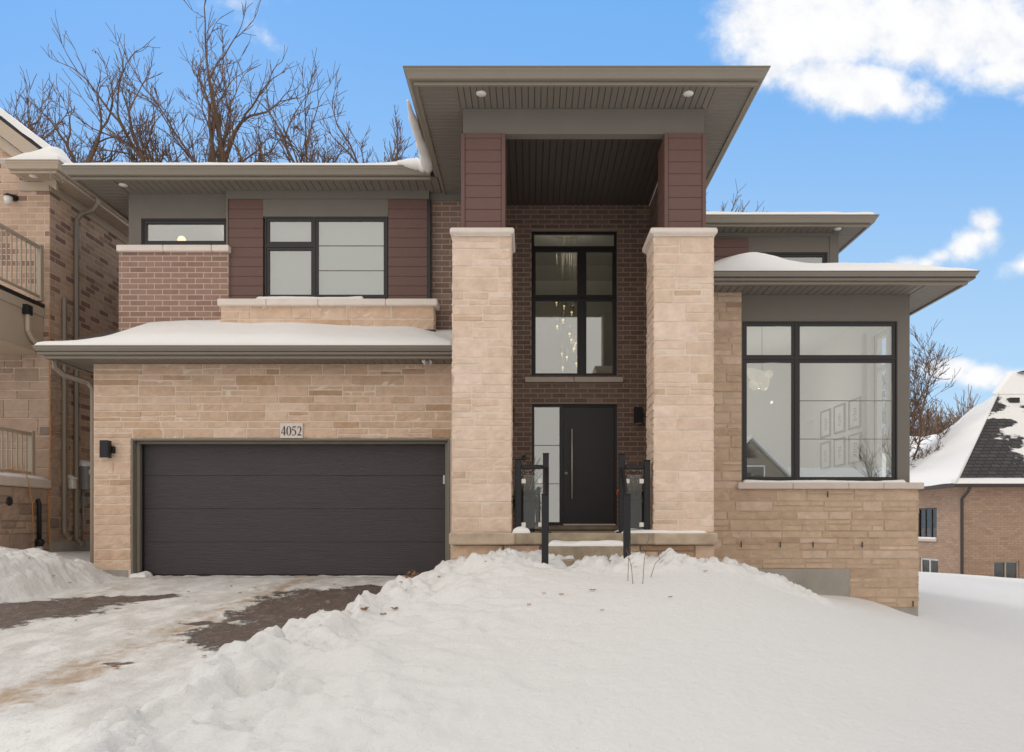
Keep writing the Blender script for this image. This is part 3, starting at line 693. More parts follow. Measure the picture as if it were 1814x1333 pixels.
# downspout at left garage corner
def rect_pipe(b, pts, m='taupe_pipe', r=.045): b.tube(pts, r, m, 6, smooth=False)
def f(b):
    rect_pipe(b, [(-7.27, 11.3, 3.33), (-7.27, 11.3, 3.22), (-7.20, 11.42, 3.12), (-6.98, 11.66, 3.05), (-6.91, 11.68, 2.95), (-6.91, 11.68, .22), (-6.95, 11.6, .13), (-7.02, 11.45, .09)])
P('downspout', H, f)
# interior rooms
room(H, X(250, YS)-.1, -3.0+.0, YS+.15, 15.5, 3.9, 6.28)
room(H, WH[0]-.5, WH[1]+.4, YE+.23, 17.5, .74, 6.95)
room(H, WR[0]-.1, wx1-.19, YW+.15, 16.6, .74, 4.45, holes=[sidew])
room(H, wu[0]-.1, wu[1]+.2, YU+.16, 17, 5.0, 6.3)
def bars(parent, x0, x1, z0, z1, y):     # two slim horizontal bars dividing a pane in thirds
    for k in (1, 2): P('glazing_bar', parent, lambda b: b.box(x0, x1, y+.028, y+.034, z0+(z1-z0)*k/3-.006, z0+(z1-z0)*k/3+.006, 'trim'))
bars(H, xm+.055, W2[1]-.06, W2[2]+.05, W2[3]-.06, YP)
bars(H, x5+.06, WR[1]-.065, WR[2]+.065, z5a-.055, YW-.012)
bars(fd, dx0+.045, dm0, dz0+.06, dz1-.045, YE+.085)
P('blind', H, lambda b: b.box(W2[0]+.02, W2[1]-.02, YP+.2, YP+.21, W2[2], W2[3], 'blind'))
def lamp(name, x, y, z, w, col=(1, .82, .6), r=.1):
    l = bpy.data.lights.new(name, 'POINT'); l.energy = w; l.color = col; l.shadow_soft_size = r
    o = bpy.data.objects.new(name, l); COL.objects.link(o); o.location = (x, y, z); return o
# ================================================================== GROUND, DRIVEWAY, SNOW
def _h(i, j, s): 
    n = (i.astype(np.int64)*374761393+j.astype(np.int64)*668265263+s*1442695041) & 0xffffffff
    n = ((n ^ (n >> 13))*1274126177) & 0xffffffff; return ((n ^ (n >> 16)) & 0xffff)/65535.0
def vn(x, y, s=0):
    i = np.floor(x); j = np.floor(y); fx = x-i; fy = y-j; fx = fx*fx*(3-2*fx); fy = fy*fy*(3-2*fy)
    return (_h(i, j, s)*(1-fx)+_h(i+1, j, s)*fx)*(1-fy)+(_h(i, j+1, s)*(1-fx)+_h(i+1, j+1, s)*fx)*fy
def fbm(x, y, s=0, o=4):
    r = 0; a = .5
    for k in range(o): r = r+a*(vn(x*2**k, y*2**k, s+k)-.5); a *= .5
    return r
def clods(x, y, s=0):      # rounded lumps: 1 at lump centre, 0 in the cracks
    i = np.floor(x); j = np.floor(y); d = np.full(x.shape, 9.0)
    for a in (-1, 0, 1):
        for b in (-1, 0, 1):
            cx = i+a+.15+.7*_h(i+a, j+b, s); cy = j+b+.15+.7*_h(i+a, j+b, s+7); r = .45+.5*_h(i+a, j+b, s+13)
            d = np.minimum(d, ((x-cx)**2+(y-cy)**2)/(r*r))
    return np.sqrt(np.clip(1-d, 0, 1))
def ss(v, a, b): t = np.clip((v-a)/(b-a), 0, 1); return t*t*(3-2*t)
DR = [(0, -2.5), (3.5, -2.45), (4.2, -2.42), (5, -2.4), (6, -2.38), (7, -2.2), (7.6, -1.95), (8.4, -1.9), (9.3, -1.62), (10.4, -1.22), (11.0, -1.1), (11.85, -1.05)]      # driveway's right edge (Y, X)
DL = [(0, -6.6), (7, -6.45), (8.5, -6.25), (9.6, -6.2), (10.6, -6.15), (11.6, -6.2), (12, -6.2)]
def edge(y, T): return np.interp(y, [t[0] for t in T], [t[1] for t in T])
def drive_z(x, y): return -.6+.051*np.clip(y, -40, 11.75)
GP = [(-1.2, 9.9, .30), (-.7, 9.4, .33), (-.35, 8.9, .44), (.1, 8.8, .31), (.6, 8.7, .22), (1.15, 8.7, .27), (1.6, 8.8, .40), (2.1, 9.0, .36), (2.5, 9.3, .22), (.6, 9.4, .25), (-.3, 9.5, .25), (1.9, 9.5, .25), (2.45, 11.5, .12), (3.0, 11.7, .02), (3.6, 11.8, -.14), (4.15, 11.85, -.27), (5.0, 11.85, -.33), (5.5, 11.85, -.42),
      (6.0, 11.8, -.60), (6.3, 11.8, -.68), (7.5, 11.9, -.78), (0.5, 10.4, .2), (1.5, 11, .2), (0, 7.5, .20), (1.5, 7.6, .22), (3.0, 8.6, .03), (4.2, 9.5, -.25), (-1.0, 7.6, .07), (-1.9, 9.3, -.08), (-1.5, 10.2, -.08), (-1.95, 7.8, -.14), (-1.75, 8.6, -.10), (-1.4, 9.4, .06), (-1.55, 11.0, -.02), (-1.15, 11.2, .08), (0, 6, -.06), (1.5, 6, -.08), (3, 6, -.30), (5, 8, -.62), (-1.6, 6.4, -.13), (-2.0, 5.4, -.22), (-1.9, 4.2, -.32),
      (0, 4.2, -.36), (2, 4, -.46), (4, 4, -.62), (-1.6, 2.5, -.42), (1.5, 1.5, -.62), (-1.5, 0, -.7), (3, -3, -.9), (7, 6, -.9), (9, 10, -.95), (7.4, 14, -.62), (8, 17, -.55), (10, 20, -.55), (13, 23, -.72), (15, 26, -.92), (20, 26.5, -1.3), (24, 26, -1.55), (12, 12, -1.0), (18, 16, -1.2), (12, 4, -1.3), (20, 5, -1.6), (9, 32, -.8),
      (-6.5, 8.6, .10), (-6.7, 9.3, .42), (-6.5, 10.1, .34), (-6.4, 10.9, .17), (-6.55, 11.5, .06), (-7.4, 12.5, .20), (-7.6, 15, .25), (-7.6, 19, .25), (-8.2, 11, .45), (-7.6, 9.6, .50), (-10, 11, .55), (-10, 8, .3), (-7.2, 7.5, .1), (-7.0, 5, -.1), (-8, 2, -.4), (-12, 0, -.6), (-14, 14, .5), (-4, 20, .2), (2, 20, 0), (-4, 13, 0), (0, -8, -1.1), (-10, -8, -1.1), (8, -8, -1.3)]
_P = np.array(GP)
def _phi(r2): return np.where(r2 > 0, .5*r2*np.log(np.maximum(r2, 1e-12)), 0)
_n = len(_P); _A = np.zeros((_n+3, _n+3)); _A[:_n, :_n] = _phi((_P[:, None, 0]-_P[None, :, 0])**2+(_P[:, None, 1]-_P[None, :, 1])**2)+np.eye(_n)*.02
_A[:_n, _n] = 1; _A[:_n, _n+1:] = _P[:, :2]; _A[_n, :_n] = 1; _A[_n+1:, :_n] = _P[:, :2].T
_W = np.linalg.solve(_A, np.concatenate([_P[:, 2], np.zeros(3)]))
def tps(x, y):
    r = _W[_n]+_W[_n+1]*x+_W[_n+2]*y
    for k in range(_n): r = r+_W[k]*_phi((x-_P[k, 0])**2+(y-_P[k, 1])**2)
    return r
def far_z(x, y): return np.clip(-1.0-.012*x, -2.2, .6)-.0*y
def ground_z(x, y, detail=True):
    x = np.asarray(x, float); y = np.asarray(y, float)
    z = tps(np.clip(x, -15, 25), np.clip(y, -9, 32))
    z = np.clip(z, -2.2, .62)
    far = ss(np.maximum(np.abs(x-2)-16, np.maximum(y-26, -6-y)), 0, 16); z = z*(1-far)+far_z(x, y)*far
    er, el = edge(y, DR), edge(y, DL); dr = x-er; dl = el-x
    if detail:
        # lumpiness: ploughed banks beside the driveway and the pile in front of the steps
        pile = ss(np.where(x < .9, 2.25, 2.9)-np.abs(x-.9), 0, .9)*ss(y, 8.0, 8.7)*ss(10.2-y, 0, .4)
        bank = ss(dr, -.1, .15)*ss(2.3-dr, 0, 1.7)*ss(y, -2, 0)*ss(11.9-y, 0, .4)
        lb = ss(dl, -.05, .2)*ss(3.0-dl, 0, 2.2)*ss(12.2-y, 0, 1.0)*ss(y, 2, 7)
        lump = np.maximum(np.maximum(pile, bank), lb)
        wx = x+.25*fbm(x*1.7, y*1.7, 50); wy = y+.25*fbm(x*1.7, y*1.7, 60)
        c1 = clods(wx*2.1, wy*2.1, 3); c2 = clods(wx*5.2, wy*5.2, 5); c3 = clods(wx*11, wy*11, 9); c4 = clods(wx*19, wy*19, 21)
        pk = np.clip(vn(x*3.1, y*3.1, 77)-.35, 0, 1)
        sharp = np.maximum(pile, lb*.8)
        def rid(u, v, s): return 1-np.abs(2*vn(u, v, s)-1)
        ang = .6*x+.8*y
        rg = rid(wx*2.6+.8*y, wy*3.4, 111)*.5+rid(wx*5.7, wy*6.3+x, 112)*.3+rid(wx*13, wy*12, 113)*.2
        z = z+lump*.13*(rg-.55)+sharp*.06*(rid(wx*9, wy*9, 114)*rid(wx*4, wy*4, 115)-.3)
        rough = ss(1.0-x, -.6, 1.4)*ss(y, 2, 4)*ss(11-y, 0, 1)*ss(dr, 1.0, 2.0); z = z+rough*(.05*(rg-.55)+.03*(c2*pk-.12)*(1-pile))
        z = z+lump*(.10*(c1-.5)+.12*(c2*pk-.12)+.26*fbm(x*.9, y*.9, 31, 4))+sharp*(.13*(c2*pk-.1)+.075*(c3-.45)+.022*c4)+bank*(1-pile)*(.035*(c3-.4)*pk*2+.07*fbm(x*4, y*4, 41, 4))
        crest = ss(dr, .02, .35)*ss(.95-dr, 0, .6)*ss(10-y, 0, 1.5)
        z = z+crest*(.07*(c2-.3)+.07*c3*pk+.14*(vn(x*1.6, y*1.6, 91)-.5)+.05*(rg-.4))
        z = z+.045*fbm(x*.45, y*.45, 5, 3)+.022*fbm(x*1.8, y*1.8, 8, 4)+.009*fbm(x*9, y*3.5, 18, 3)
    # cut for the driveway
    e = fbm(x*3, y*3, 70, 3)*.16
    on = ss(dr+e, .0, .24)+ss(dl+e*1.5, .0, .6); on = np.clip(on, 0, 1); near = (y < 11.9)&(y > -40)
    z = np.where(near, z*on+(drive_z(x, y)-.05)*(1-on), z)
    ins = (x > -6.15)&(x < -1.2)&(y >= 11.9)&(y < 19.8); z = np.where(ins, -.2, z)
    return z
def axis(lo, d0, d1, hi, step, grow):
    a = list(np.arange(d0, d1, step)); s = step; v = a[-1]
    while v < hi: s = min(s*grow, 8); v += s; a.append(v)
    s = step; v = a[0]; L = []
    while v > lo: s = min(s*grow, 8); v -= s; L.append(v)
    return np.array(L[::-1]+a)
gx = axis(-150, -7.6, 3.6, 170, .034, 1.035); gy = axis(-60, 3.1, 11.9, 190, .034, 1.04)
GXm, GYm = np.meshgrid(gx, gy); GZm = ground_z(GXm, GYm)
def grid_obj(name, Xa, Ya, Za, m, parent=None, keep=None, **kw):
    ny, nx = Xa.shape; v = np.stack([Xa.ravel(), Ya.ravel(), Za.ravel()], 1)
    idx = np.arange(nx*ny).reshape(ny, nx); q = np.stack([idx[:-1, :-1].ravel(), idx[:-1, 1:].ravel(), idx[1:, 1:].ravel(), idx[1:, :-1].ravel()], 1)
    if keep is not None: q = q[keep(v[q].mean(1))]
    me = bpy.data.meshes.new(name); me.vertices.add(len(v)); me.vertices.foreach_set('co', v.ravel()); me.loops.add(q.size); me.loops.foreach_set('vertex_index', q.ravel())
    me.polygons.add(len(q)); me.polygons.foreach_set('loop_start', np.arange(0, q.size, 4)); me.polygons.foreach_set('loop_total', np.full(len(q), 4))
    me.update(); me.validate(); me.polygons.foreach_set('use_smooth', [True]*len(me.polygons)); me.materials.append(M[m])
    o = bpy.data.objects.new(name, me); COL.objects.link(o)
    if parent is not None: o.parent = parent
    tag(o, **kw); return o
grid_obj('snow_ground', GXm, GYm, GZm, 'snow', kind='structure', label='deep white snow over the yards and ploughed banks')
# driveway: bare asphalt shows through packed snow in the wheel tracks
def drive_mat():
    m = bpy.data.materials.new('icy_driveway'); m.use_nodes = True; t = m.node_tree; p = t.nodes['Principled BSDF']
    tcn = N(t, 'ShaderNodeTexCoord'); sp = N(t, 'ShaderNodeSeparateXYZ'); t.links.new(tcn.outputs['Object'], sp.inputs[0])
    def noise(sc, det, st=(1, 1, 1), ro=.6):
        mp = N(t, 'ShaderNodeMapping'); mp.inputs[3].default_value = st; t.links.new(tcn.outputs['Object'], mp.inputs[0])
        n = N(t, 'ShaderNodeTexNoise', inp={2: sc, 3: det, 4: ro}); t.links.new(mp.outputs[0], n.inputs[0]); return mth(t, 'SUBTRACT', n.outputs[0], .5)
    def ell(cx, cy, rx, ry, rot):
        mp = N(t, 'ShaderNodeMapping', vector_type='TEXTURE'); mp.inputs[1].default_value = (cx, cy, 0); mp.inputs[2].default_value = (0, 0, R(rot)); mp.inputs[3].default_value = (rx, ry, 1000)
        t.links.new(tcn.outputs['Object'], mp.inputs[0]); l = N(t, 'ShaderNodeVectorMath', operation='LENGTH'); t.links.new(mp.outputs[0], l.inputs[0]); return mth(t, 'SUBTRACT', 1, l.outputs[1])
    n1 = noise(1.6, 8, (1, .8, 1)); n2 = noise(7, 6); nf = noise(45, 4, (1, .4, 1))
    blobs = [ell(-5.75, 8.5, 1.2, .9, 35), ell(-5.25, 9.3, .9, .45, 15), ell(-6.0, 7.6, .9, .7, 20), ell(-2.55, 9.5, .9, 1.05, -12), ell(-2.5, 8.2, .85, 1.0, 0), ell(-2.7, 7.2, .72, .85, 0), ell(-2.95, 8.9, .35, .9, -8), ell(-3.35, 7.65, .3, .10, 0), ell(-2.0, 10.45, .8, .13, 4), ell(-3.3, 5.9, .16, .10, 0)]
    a = None
    for e in blobs: a = e if a is None else mth(t, 'MAXIMUM', a, e)
    a = mth(t, 'ADD', a, mth(t, 'MULTIPLY', n1, 1.5)); a = mth(t, 'ADD', a, mth(t, 'MULTIPLY', n2, .8)); a = mth(t, 'ADD', a, mth(t, 'MULTIPLY', nf, .5))
    asph = sstep(t, a, .08, .27)
    # sandy brown tyre track
    tr = mth(t, 'SUBTRACT', 1, mth(t, 'DIVIDE', mth(t, 'ABSOLUTE', mth(t, 'ADD', sp.outputs[0], 3.5)), .42))
    tr2 = mth(t, 'SUBTRACT', .8, mth(t, 'DIVIDE', mth(t, 'ABSOLUTE', mth(t, 'ADD', sp.outputs[0], 5.6)), .5))
    trs = mth(t, 'MAXIMUM', tr, mth(t, 'MULTIPLY', tr2, .5)); n3 = noise(3.6, 9, (1, .42, 1), .68)
    brown = sstep(t, mth(t, 'ADD', mth(t, 'ADD', trs, mth(t, 'MULTIPLY', n3, 3.4)), mth(t, 'MULTIPLY', n2, 2.2)), .1, 1.6)
    speck = sstep(t, mth(t, 'ADD', noise(30, 5, (1, .45, 1), .7), mth(t, 'MULTIPLY', n3, .35)), .13, .22)
    snowc = mixc(t, sstep(t, noise(3.5, 6, (1, .5, 1)), -.12, .14), (.64, .615, .585), (.81, .795, .775))
    c = mixc(t, brown, snowc, (.43, .31, .21)); c = mixc(t, mth(t, 'MULTIPLY', speck, .6), c, (.30, .22, .16))
    ac = mixc(t, sstep(t, noise(70, 4), -.04, .18), (.080, .058, .048), (.26, .225, .205))
    ac = mixc(t, mth(t, 'MULTIPLY', sstep(t, n2, .06, .24), .7), ac, (.34, .31, .29))
    ac = mixc(t, mth(t, 'MULTIPLY', sstep(t, noise(14, 6, (1, .5, 1), .7), .04, .16), .55), ac, (.46, .40, .36)); ac = mixc(t, .25, ac, (.16, .10, .075)); c = mixc(t, asph, c, ac); t.links.new(c, p.inputs['Base Color'])
    ro = N(t, 'ShaderNodeMapRange', inp={3: .62, 4: .5}); t.links.new(asph, ro.inputs[0]); t.links.new(ro.outputs[0], p.inputs['Roughness'])
    hgt = mth(t, 'SUBTRACT', mth(t, 'ADD', mth(t, 'MULTIPLY', n2, .5), mth(t, 'MULTIPLY', nf, .3)), mth(t, 'MULTIPLY', asph, .9))
    b = N(t, 'ShaderNodeBump', inp={0: 1.0, 1: .05}); t.links.new(hgt, b.inputs['Height']); t.links.new(b.outputs[0], p.inputs['Normal'])
    return m
M['drive'] = drive_mat()
dxa = np.linspace(-7.4, -.9, 170); dya = np.concatenate([np.arange(-30, 3, 1.0), np.arange(3, 11.7, .045), [11.72]])
DXm, DYm = np.meshgrid(dxa, dya)
def dz(x, y): return drive_z(x, y)+.035*fbm(x*2.0, y*1.2, 15, 4)+.05*fbm(x*7, y*4, 16, 4)+.012*clods(x*6, y*4, 44)*np.clip(vn(x*1.5, y, 45)-.4, 0, 1)
grid_obj('driveway', DXm, DYm, dz(DXm, DYm), 'drive', kind='structure', label='icy driveway with bare asphalt patches and packed snow')
P('concrete_apron', None, lambda b: b.bbox(GH[0]+.02, GH[1]-.02, 11.56, 11.85, -.3, -.008, 'concrete'), kind='structure', label='thin concrete strip under the garage door')
def ghit(px, py, z_fn=None):
    d = Vector(((px-VX)/F, 1, (HY-py)/F)); y = 2.5
    while y < 60:
        x = d.x*y; z = CZ+d.z*y; g = float(ground_z(np.array([x]), np.array([y]))[0]); g = max(g, float(dz(np.array([x]), np.array([y]))[0])) if -7 < x < -1 and y < 11.7 else g
        if z <= g: return (x, y, g)
        y += .02
    return None
# ---- snow lying on roofs, caps and sills
def snow_cap(name, x0, x1, y0, y1, base, thick, label, nx=120, ny=24, seed=3, edges='LFR', rad=.18, jag=0, group=None):
    xs = np.linspace(x0, x1, nx); ysv = y0+(y1-y0)*np.linspace(0, 1, ny)**1.6; Xa, Ya = np.meshgrid(xs, ysv)
    d = np.full(Xa.shape, 9.0)
    if 'F' in edges: d = np.minimum(d, Ya-y0)
    if 'L' in edges: d = np.minimum(d, Xa-x0)
    if 'R' in edges: d = np.minimum(d, x1-Xa)
    if 'B' in edges: d = np.minimum(d, y1-Ya)
    prof = np.sqrt(np.clip(1-(1-np.clip(d/rad, 0, 1))**2, 0, 1))
    T = thick(Xa, Ya) if callable(thick) else thick
    top = base(Xa, Ya)+T*prof*(1+.25*fbm(Xa*2.2, Ya*2.2, seed, 3))+.012*prof*fbm(Xa*7, Ya*7, seed+1, 3)
    if jag: top = top-jag*np.clip(vn(Xa*5, Ya*5, seed+2)-.55, 0, 1)*(1-prof*.5)
    Yb = Ya-.0; bot = base(Xa, Ya)-.004
    b = MB(); n = nx*ny; vs = list(zip(Xa.ravel(), Yb.ravel(), top.ravel()))+list(zip(Xa.ravel(), Ya.ravel(), bot.ravel()))
    fs = []
    for j in range(ny-1):
        for i in range(nx-1):
            a = j*nx+i; fs.append((a, a+1, a+nx+1, a+nx)); fs.append((n+a+nx, n+a+nx+1, n+a+1, n+a))
    for i in range(nx-1): fs.append((n+i, n+i+1, i+1, i)); a = (ny-1)*nx+i; fs.append((a, a+1, n+a+1, n+a))
    for j in range(ny-1): a = j*nx; fs.append((a, a+nx, n+a+nx, n+a)); a = j*nx+nx-1; fs.append((n+a, n+a+nx, a+nx, a))
    b.add(vs, fs, 'roof_snow', True)
    return b.build(name, None, label=label, kind='stuff')
def gbase(x, y): return GSZ+.146+np.clip(y-11.03, 0, 1.25)*.47*ss(x, GX0-.1, -6.2)
def gthick(x, y): return .10+.06*ss(x, -7.0, -5.5)*ss(-x, 2.4, 4.0)-.0*x
def gth2(x, y): return gthick(x, y)*(1-.97*ss(x, -2.2+(12.2-y)*.75, -1.5+(12.2-y)*.55))
snow_cap('roof_snow', GX0-.12, -1.17, 11.01, 12.22, gbase, gth2, 'smooth snow blanket on the low garage roof', 160, 26, 3, 'LF', .22)
def lbase(x, y): return SZ+.155+np.clip(y-LY, 0, 3)*.3
snow_cap('roof_snow', LX0-.12, -1.52, LY-.115, 14.5, lbase, lambda x, y: .055+.03*vn(x*.8, y, 5)+.05*ss(x, -2.6, -1.9), 'thin snow edge on the long upper left roof', 150, 20, 5, 'LF', .1)
def lump_tube(name, pts, rs, label, seed=0):
    P_ = [Vector(p) for p in pts]; b = MB(); out = []; rr_ = []; r = random.Random(seed)
    for i in range(len(P_)-1):
        for k in range(6): t = k/6; out.append(P_[i].lerp(P_[i+1], t)); rr_.append((rs[i]*(1-t)+rs[i+1]*t)*r.uniform(.85, 1.15))
    out.append(P_[-1]); rr_.append(rs[-1]); b.tube(out, rr_, 'roof_snow', 14); return b.build(name, None, label=label, kind='stuff')
lump_tube('roof_snow', [(-1.62, 9.75, 6.40), (-1.63, 10.2, 6.42), (-1.62, 10.7, 6.43), (-1.60, 11.1, 6.44), (-1.60, 11.45, 6.44), (-1.62, 11.68, 6.47), (-1.8, 11.66, 6.50), (-2.1, 11.68, 6.53)], [.02, .05, .07, .085, .10, .10, .085, .03], 'curled snow drift hanging where the two roofs meet', 4)
def rbase(x, y): return RSZ+.146+np.clip(np.minimum(y-11.33, 6.82-x), 0, 3)*.33
def rth(x, y): return .06+(.10*ss(y, 11.5, 13)+.20*np.exp(-((x-3.95)/.5)**2)*ss(y, 11.9, 12.9))*ss(x, 2.5, 3.7)+.05*np.exp(-((x-6.1)/.6)**2)*ss(y, 11.35, 11.9)
snow_cap('roof_snow', 2.3, 6.86, 11.29, 14.0, rbase, rth, 'peaked snow drift on the low right wing roof', 120, 34, 8, 'FR', .2)
snow_cap('roof_snow', 2.96, URX+.1, 13.53, 16, lambda x, y: SZ+.155+np.clip(y-13.6, 0, 3)*.28, lambda x, y: .085+.05*ss(3.8-x, 0, 1.2), 'snow edge on the upper right roof', 60, 12, 9, 'FR', .12, .03)
snow_cap('sill_snow', X(1316, 11.85), X(1604, 11.85), 11.80, 11.985, lambda x, y: 0*x+Z(855, 11.785)+.0, lambda x, y: .028+.02*vn(x*2, y, 2), 'low ridge of snow along the sill of the large front window', 80, 8, 10, 'LFRB', .05)
snow_cap('sill_snow', X(455, 12), X(645, 12), 11.95, 12.22, lambda x, y: 0*x+Z(529, 11.93), lambda x, y: .05+.03*vn(x*3, y, 4), 'thin snow on the stone cap below the upper left window', 80, 8, 11, 'LFRB', .1)
snow_cap('porch_snow', 1.18, 2.3, 9.6, 10.6, lambda x, y: 0*x+.702, lambda x, y: .03+.03*vn(x*3, y*3, 6), 'patch of snow on the porch beside the right railing', 40, 20, 12, 'LFRB', .2)
snow_cap('porch_snow', -.24, .0, 9.6, 9.9, lambda x, y: 0*x+.702, lambda x, y: .08+.0*x, 'small heap of snow on the porch beside the left pillar', 16, 12, 13, 'LFRB', .12)
snow_cap('snow_heap', -6.26, -6.0, 11.52, 11.78, lambda x, y: 0*x-.02, lambda x, y: .05+.07*vn(x*11, y*11, 3), 'small lump of snow in the left corner of the garage doorway', 16, 12, 15, 'LFRB', .12)
snow_cap('snow_heap', -5.95, -1.9, 11.66, 11.80, lambda x, y: 0*x-.012, lambda x, y: .05*np.clip(vn(x*3, y*3, 31)-.35, 0, 1)+.004, 'thin broken line of snow along the garage door bottom', 160, 8, 16, 'LFRB', .05, .02)
# porch steps
ps = empty('porch_steps', (.67, 9.4, .3), 'stained concrete steps dusted with snow below the front door', 'steps')
P('step', ps, lambda b: b.bbox(.17, 1.19, 9.27, 9.6, .0, .545, 'stained_concrete', .012))
P('step', ps, lambda b: b.bbox(.14, 1.22, 8.95, 9.27, -.1, .385, 'stained_concrete', .012))
snow_cap('step_snow', .22, 1.2, 9.275, 9.56, lambda x, y: 0*x+.545, lambda x, y: .03+.045*vn(x*6, y*6, 7), 'crusty snow on the upper concrete step', 60, 12, 14, 'LFRB', .1, .03)
# ---- fallen leaves
leafpts = [(52, 995), (94, 1024), (124, 1034), (42, 1072), (334, 1050), (410, 1040), (425, 1052), (452, 1043), (135, 1101), (206, 1186), (362, 1166), (645, 1082), (700, 1081), (1049, 1048), (1187, 1060), (937, 1074), (1250, 1014), (860, 997), (778, 1023), (710, 1035), (592, 1037), (964, 1053), (995, 1055), (1066, 1084), (680, 1090)]
wherel = ['on the snowbank at the left edge', 'on the lower left snowbank', 'at the foot of the left snowbank', 'beside the left bare asphalt patch', 'on packed snow before the garage door', 'on driveway snow close to the garage door', 'just below two others on the driveway snow', 'right of the driveway leaf cluster', 'at the left asphalt patch front edge',
    'lying alone in the brown tyre track', 'against the crest of the ploughed bank', 'near the right asphalt patch', 'on the bank right of the bare asphalt', 'large, on the snow pile below the steps', 'on the smooth snow below the right pillar', 'tiny, mid snowfield left', 'at the foot of the right pillar', 'at the foot of the left pillar',
    'on the bank beside the garage corner', 'right end of driveway near the leaf heap', 'beside the white ice strip on the driveway', 'tiny, just above mid snowfield', 'tiny, right of another tiny leaf', 'small, on the smooth snow centre', 'on the snowbank side under the asphalt']
for i, (px, py) in enumerate(leafpts):
    h = ghit(px, py)
    if h is None: continue
    r = random.Random(100+i); s = (.045 if i in (13, 9, 11, 12) else .024)*r.uniform(.8, 1.25); b = MB(); a0 = r.uniform(0, 6.28); n = 12; vs = [(h[0], h[1], h[2]+.012)]
    for k in range(n):
        t = 2*math.pi*k/n; rr_ = s*(1 if k % 2 else .6)*(1.4 if k in (0, 1, 11) else 1); x, y = math.cos(t)*rr_, math.sin(t)*rr_*.6
        vs.append((h[0]+x*math.cos(a0)-y*math.sin(a0), h[1]+x*math.sin(a0)+y*math.cos(a0), h[2]+.006+.4*s*abs(math.sin(t*1.5+i))))
    vs2 = [(v[0], v[1], v[2]+.002) for v in vs]
    b.add(vs+vs2, [(0, 1+k, 1+(k+1) % n) for k in range(n)]+[(n+1, n+2+(k+1) % n, n+2+k) for k in range(n)]+[(1+k, n+2+k, n+2+(k+1) % n, 1+(k+1) % n) for k in range(n)], 'leaf')
    b.build('fallen_leaf', None, label='curled brown oak leaf '+wherel[i], cat='leaf', group='fallen oak leaves on the snow')
# heap of dead leaves at the garage door's right
h = ghit(731, 1026); b = MB(); r = random.Random(5)
for k in range(110):
    a = r.uniform(0, 6.28); q = r.random()**.6*.14; c = Vector((X(729, 11.3)+math.cos(a)*q, 11.3+math.sin(a)*q*.8, -.01+.13*(1-q/.16)*r.random()+.01)); u = Vector((r.uniform(-1, 1), r.uniform(-1, 1), r.uniform(-.8, .8))).normalized()*.035; w = u.orthogonal().normalized()*.022
    b.add([c-u-w, c+u-w*.5, c+u*1.2+w, c-u*.4+w*1.3], [(0, 1, 2, 3)], 'leaf')
M['heap'] = mat('pale_dead_leaves', (.3, .2, .13), .9, island=[(0, (.34, .22, .14)), (.6, (.44, .31, .22)), (1, (.16, .09, .05))]); b.m = ['heap']*len(b.m)
b.build('leaf_heap', None, label='small heap of dead leaves against the garage door bottom', cat='leaves')
# dry stalks in the pile
for (px, py, L, lean, lab) in ((1112, 1030, .42, .02, 'thin dry weed stalk right of the handrail post'), (1122, 1035, .36, -.05, 'bent dry weed stalk in the snow pile by the steps'), (1138, 1035, .5, .05, 'tallest dry stalk, in the snow below the right pillar'), (1150, 1024, .3, .16, 'leaning dry stalk farthest right in the snow pile')):
    h = ghit(px, py); b = MB(); b.tube([(h[0], h[1], h[2]-.05), (h[0]+lean*.4, h[1], h[2]+L*.5), (h[0]+lean*1.4, h[1], h[2]+L)], [.0035, .003, .002], 'bark', 5)
    for k in range(3): z = h[2]+L*(.5+.16*k); b.tube([(h[0]+lean*.7, h[1], z), (h[0]+lean*.7+(-1)**k*.04, h[1], z+.04)], .0018, 'bark', 4)
    b.build('weed_stalk', None, label=lab, cat='weed', group='dry stalks poking out of the snow pile')
# ================================================================== THINGS ON THE HOUSE
def wall_lamp(x, z, y, w, h, d, label, side=0):
    e = empty('wall_lamp', (x, y, z), label, 'wall lamp', 'black box wall lamps')
    P('lamp_body', e, lambda b: (b.bbox(x-w/2, x+w/2, y-d, y-d*.35, z-h/2, z+h/2, 'railing', .004), b.box(x-w/2+.012, x+w/2-.012, y-d+.01, y-d*.35-.01, z-h/2-.003, z-h/2, 'lens')))
    P('back_plate', e, lambda b: b.bbox(x-w*.33+side, x+w*.33+side, y-d*.35, y+.0, z-h*.2, z+h*.2, 'railing', .003))
wall_lamp(X(186, 11.47), Z(796, 11.47), 11.6, .13, .27, .17, 'black box lamp on the stone beside the garage door', .05)
wall_lamp(X(1131, 13.85), Z(736, 13.85), 14.0, .15, .30, .18, 'black box lamp on dark brick right of the front door')
wall_lamp(X(903, 13.85), Z(736, 13.85), 14.0, .15, .30, .18, 'black box lamp left of the front door, mostly behind the pillar')
P('doorbell', None, lambda b: (b.bbox(X(925, 14), X(931, 14), 13.96, 14.0, Z(815, 14), Z(807, 14), 'railing', .004), b.tube([(X(928, 14), 13.96, Z(812.5, 14)), (X(928, 14), 13.955, Z(812.5, 14))], .012, 'grey_metal', 12)), label='small black doorbell on dark brick left of the door', cat='doorbell')
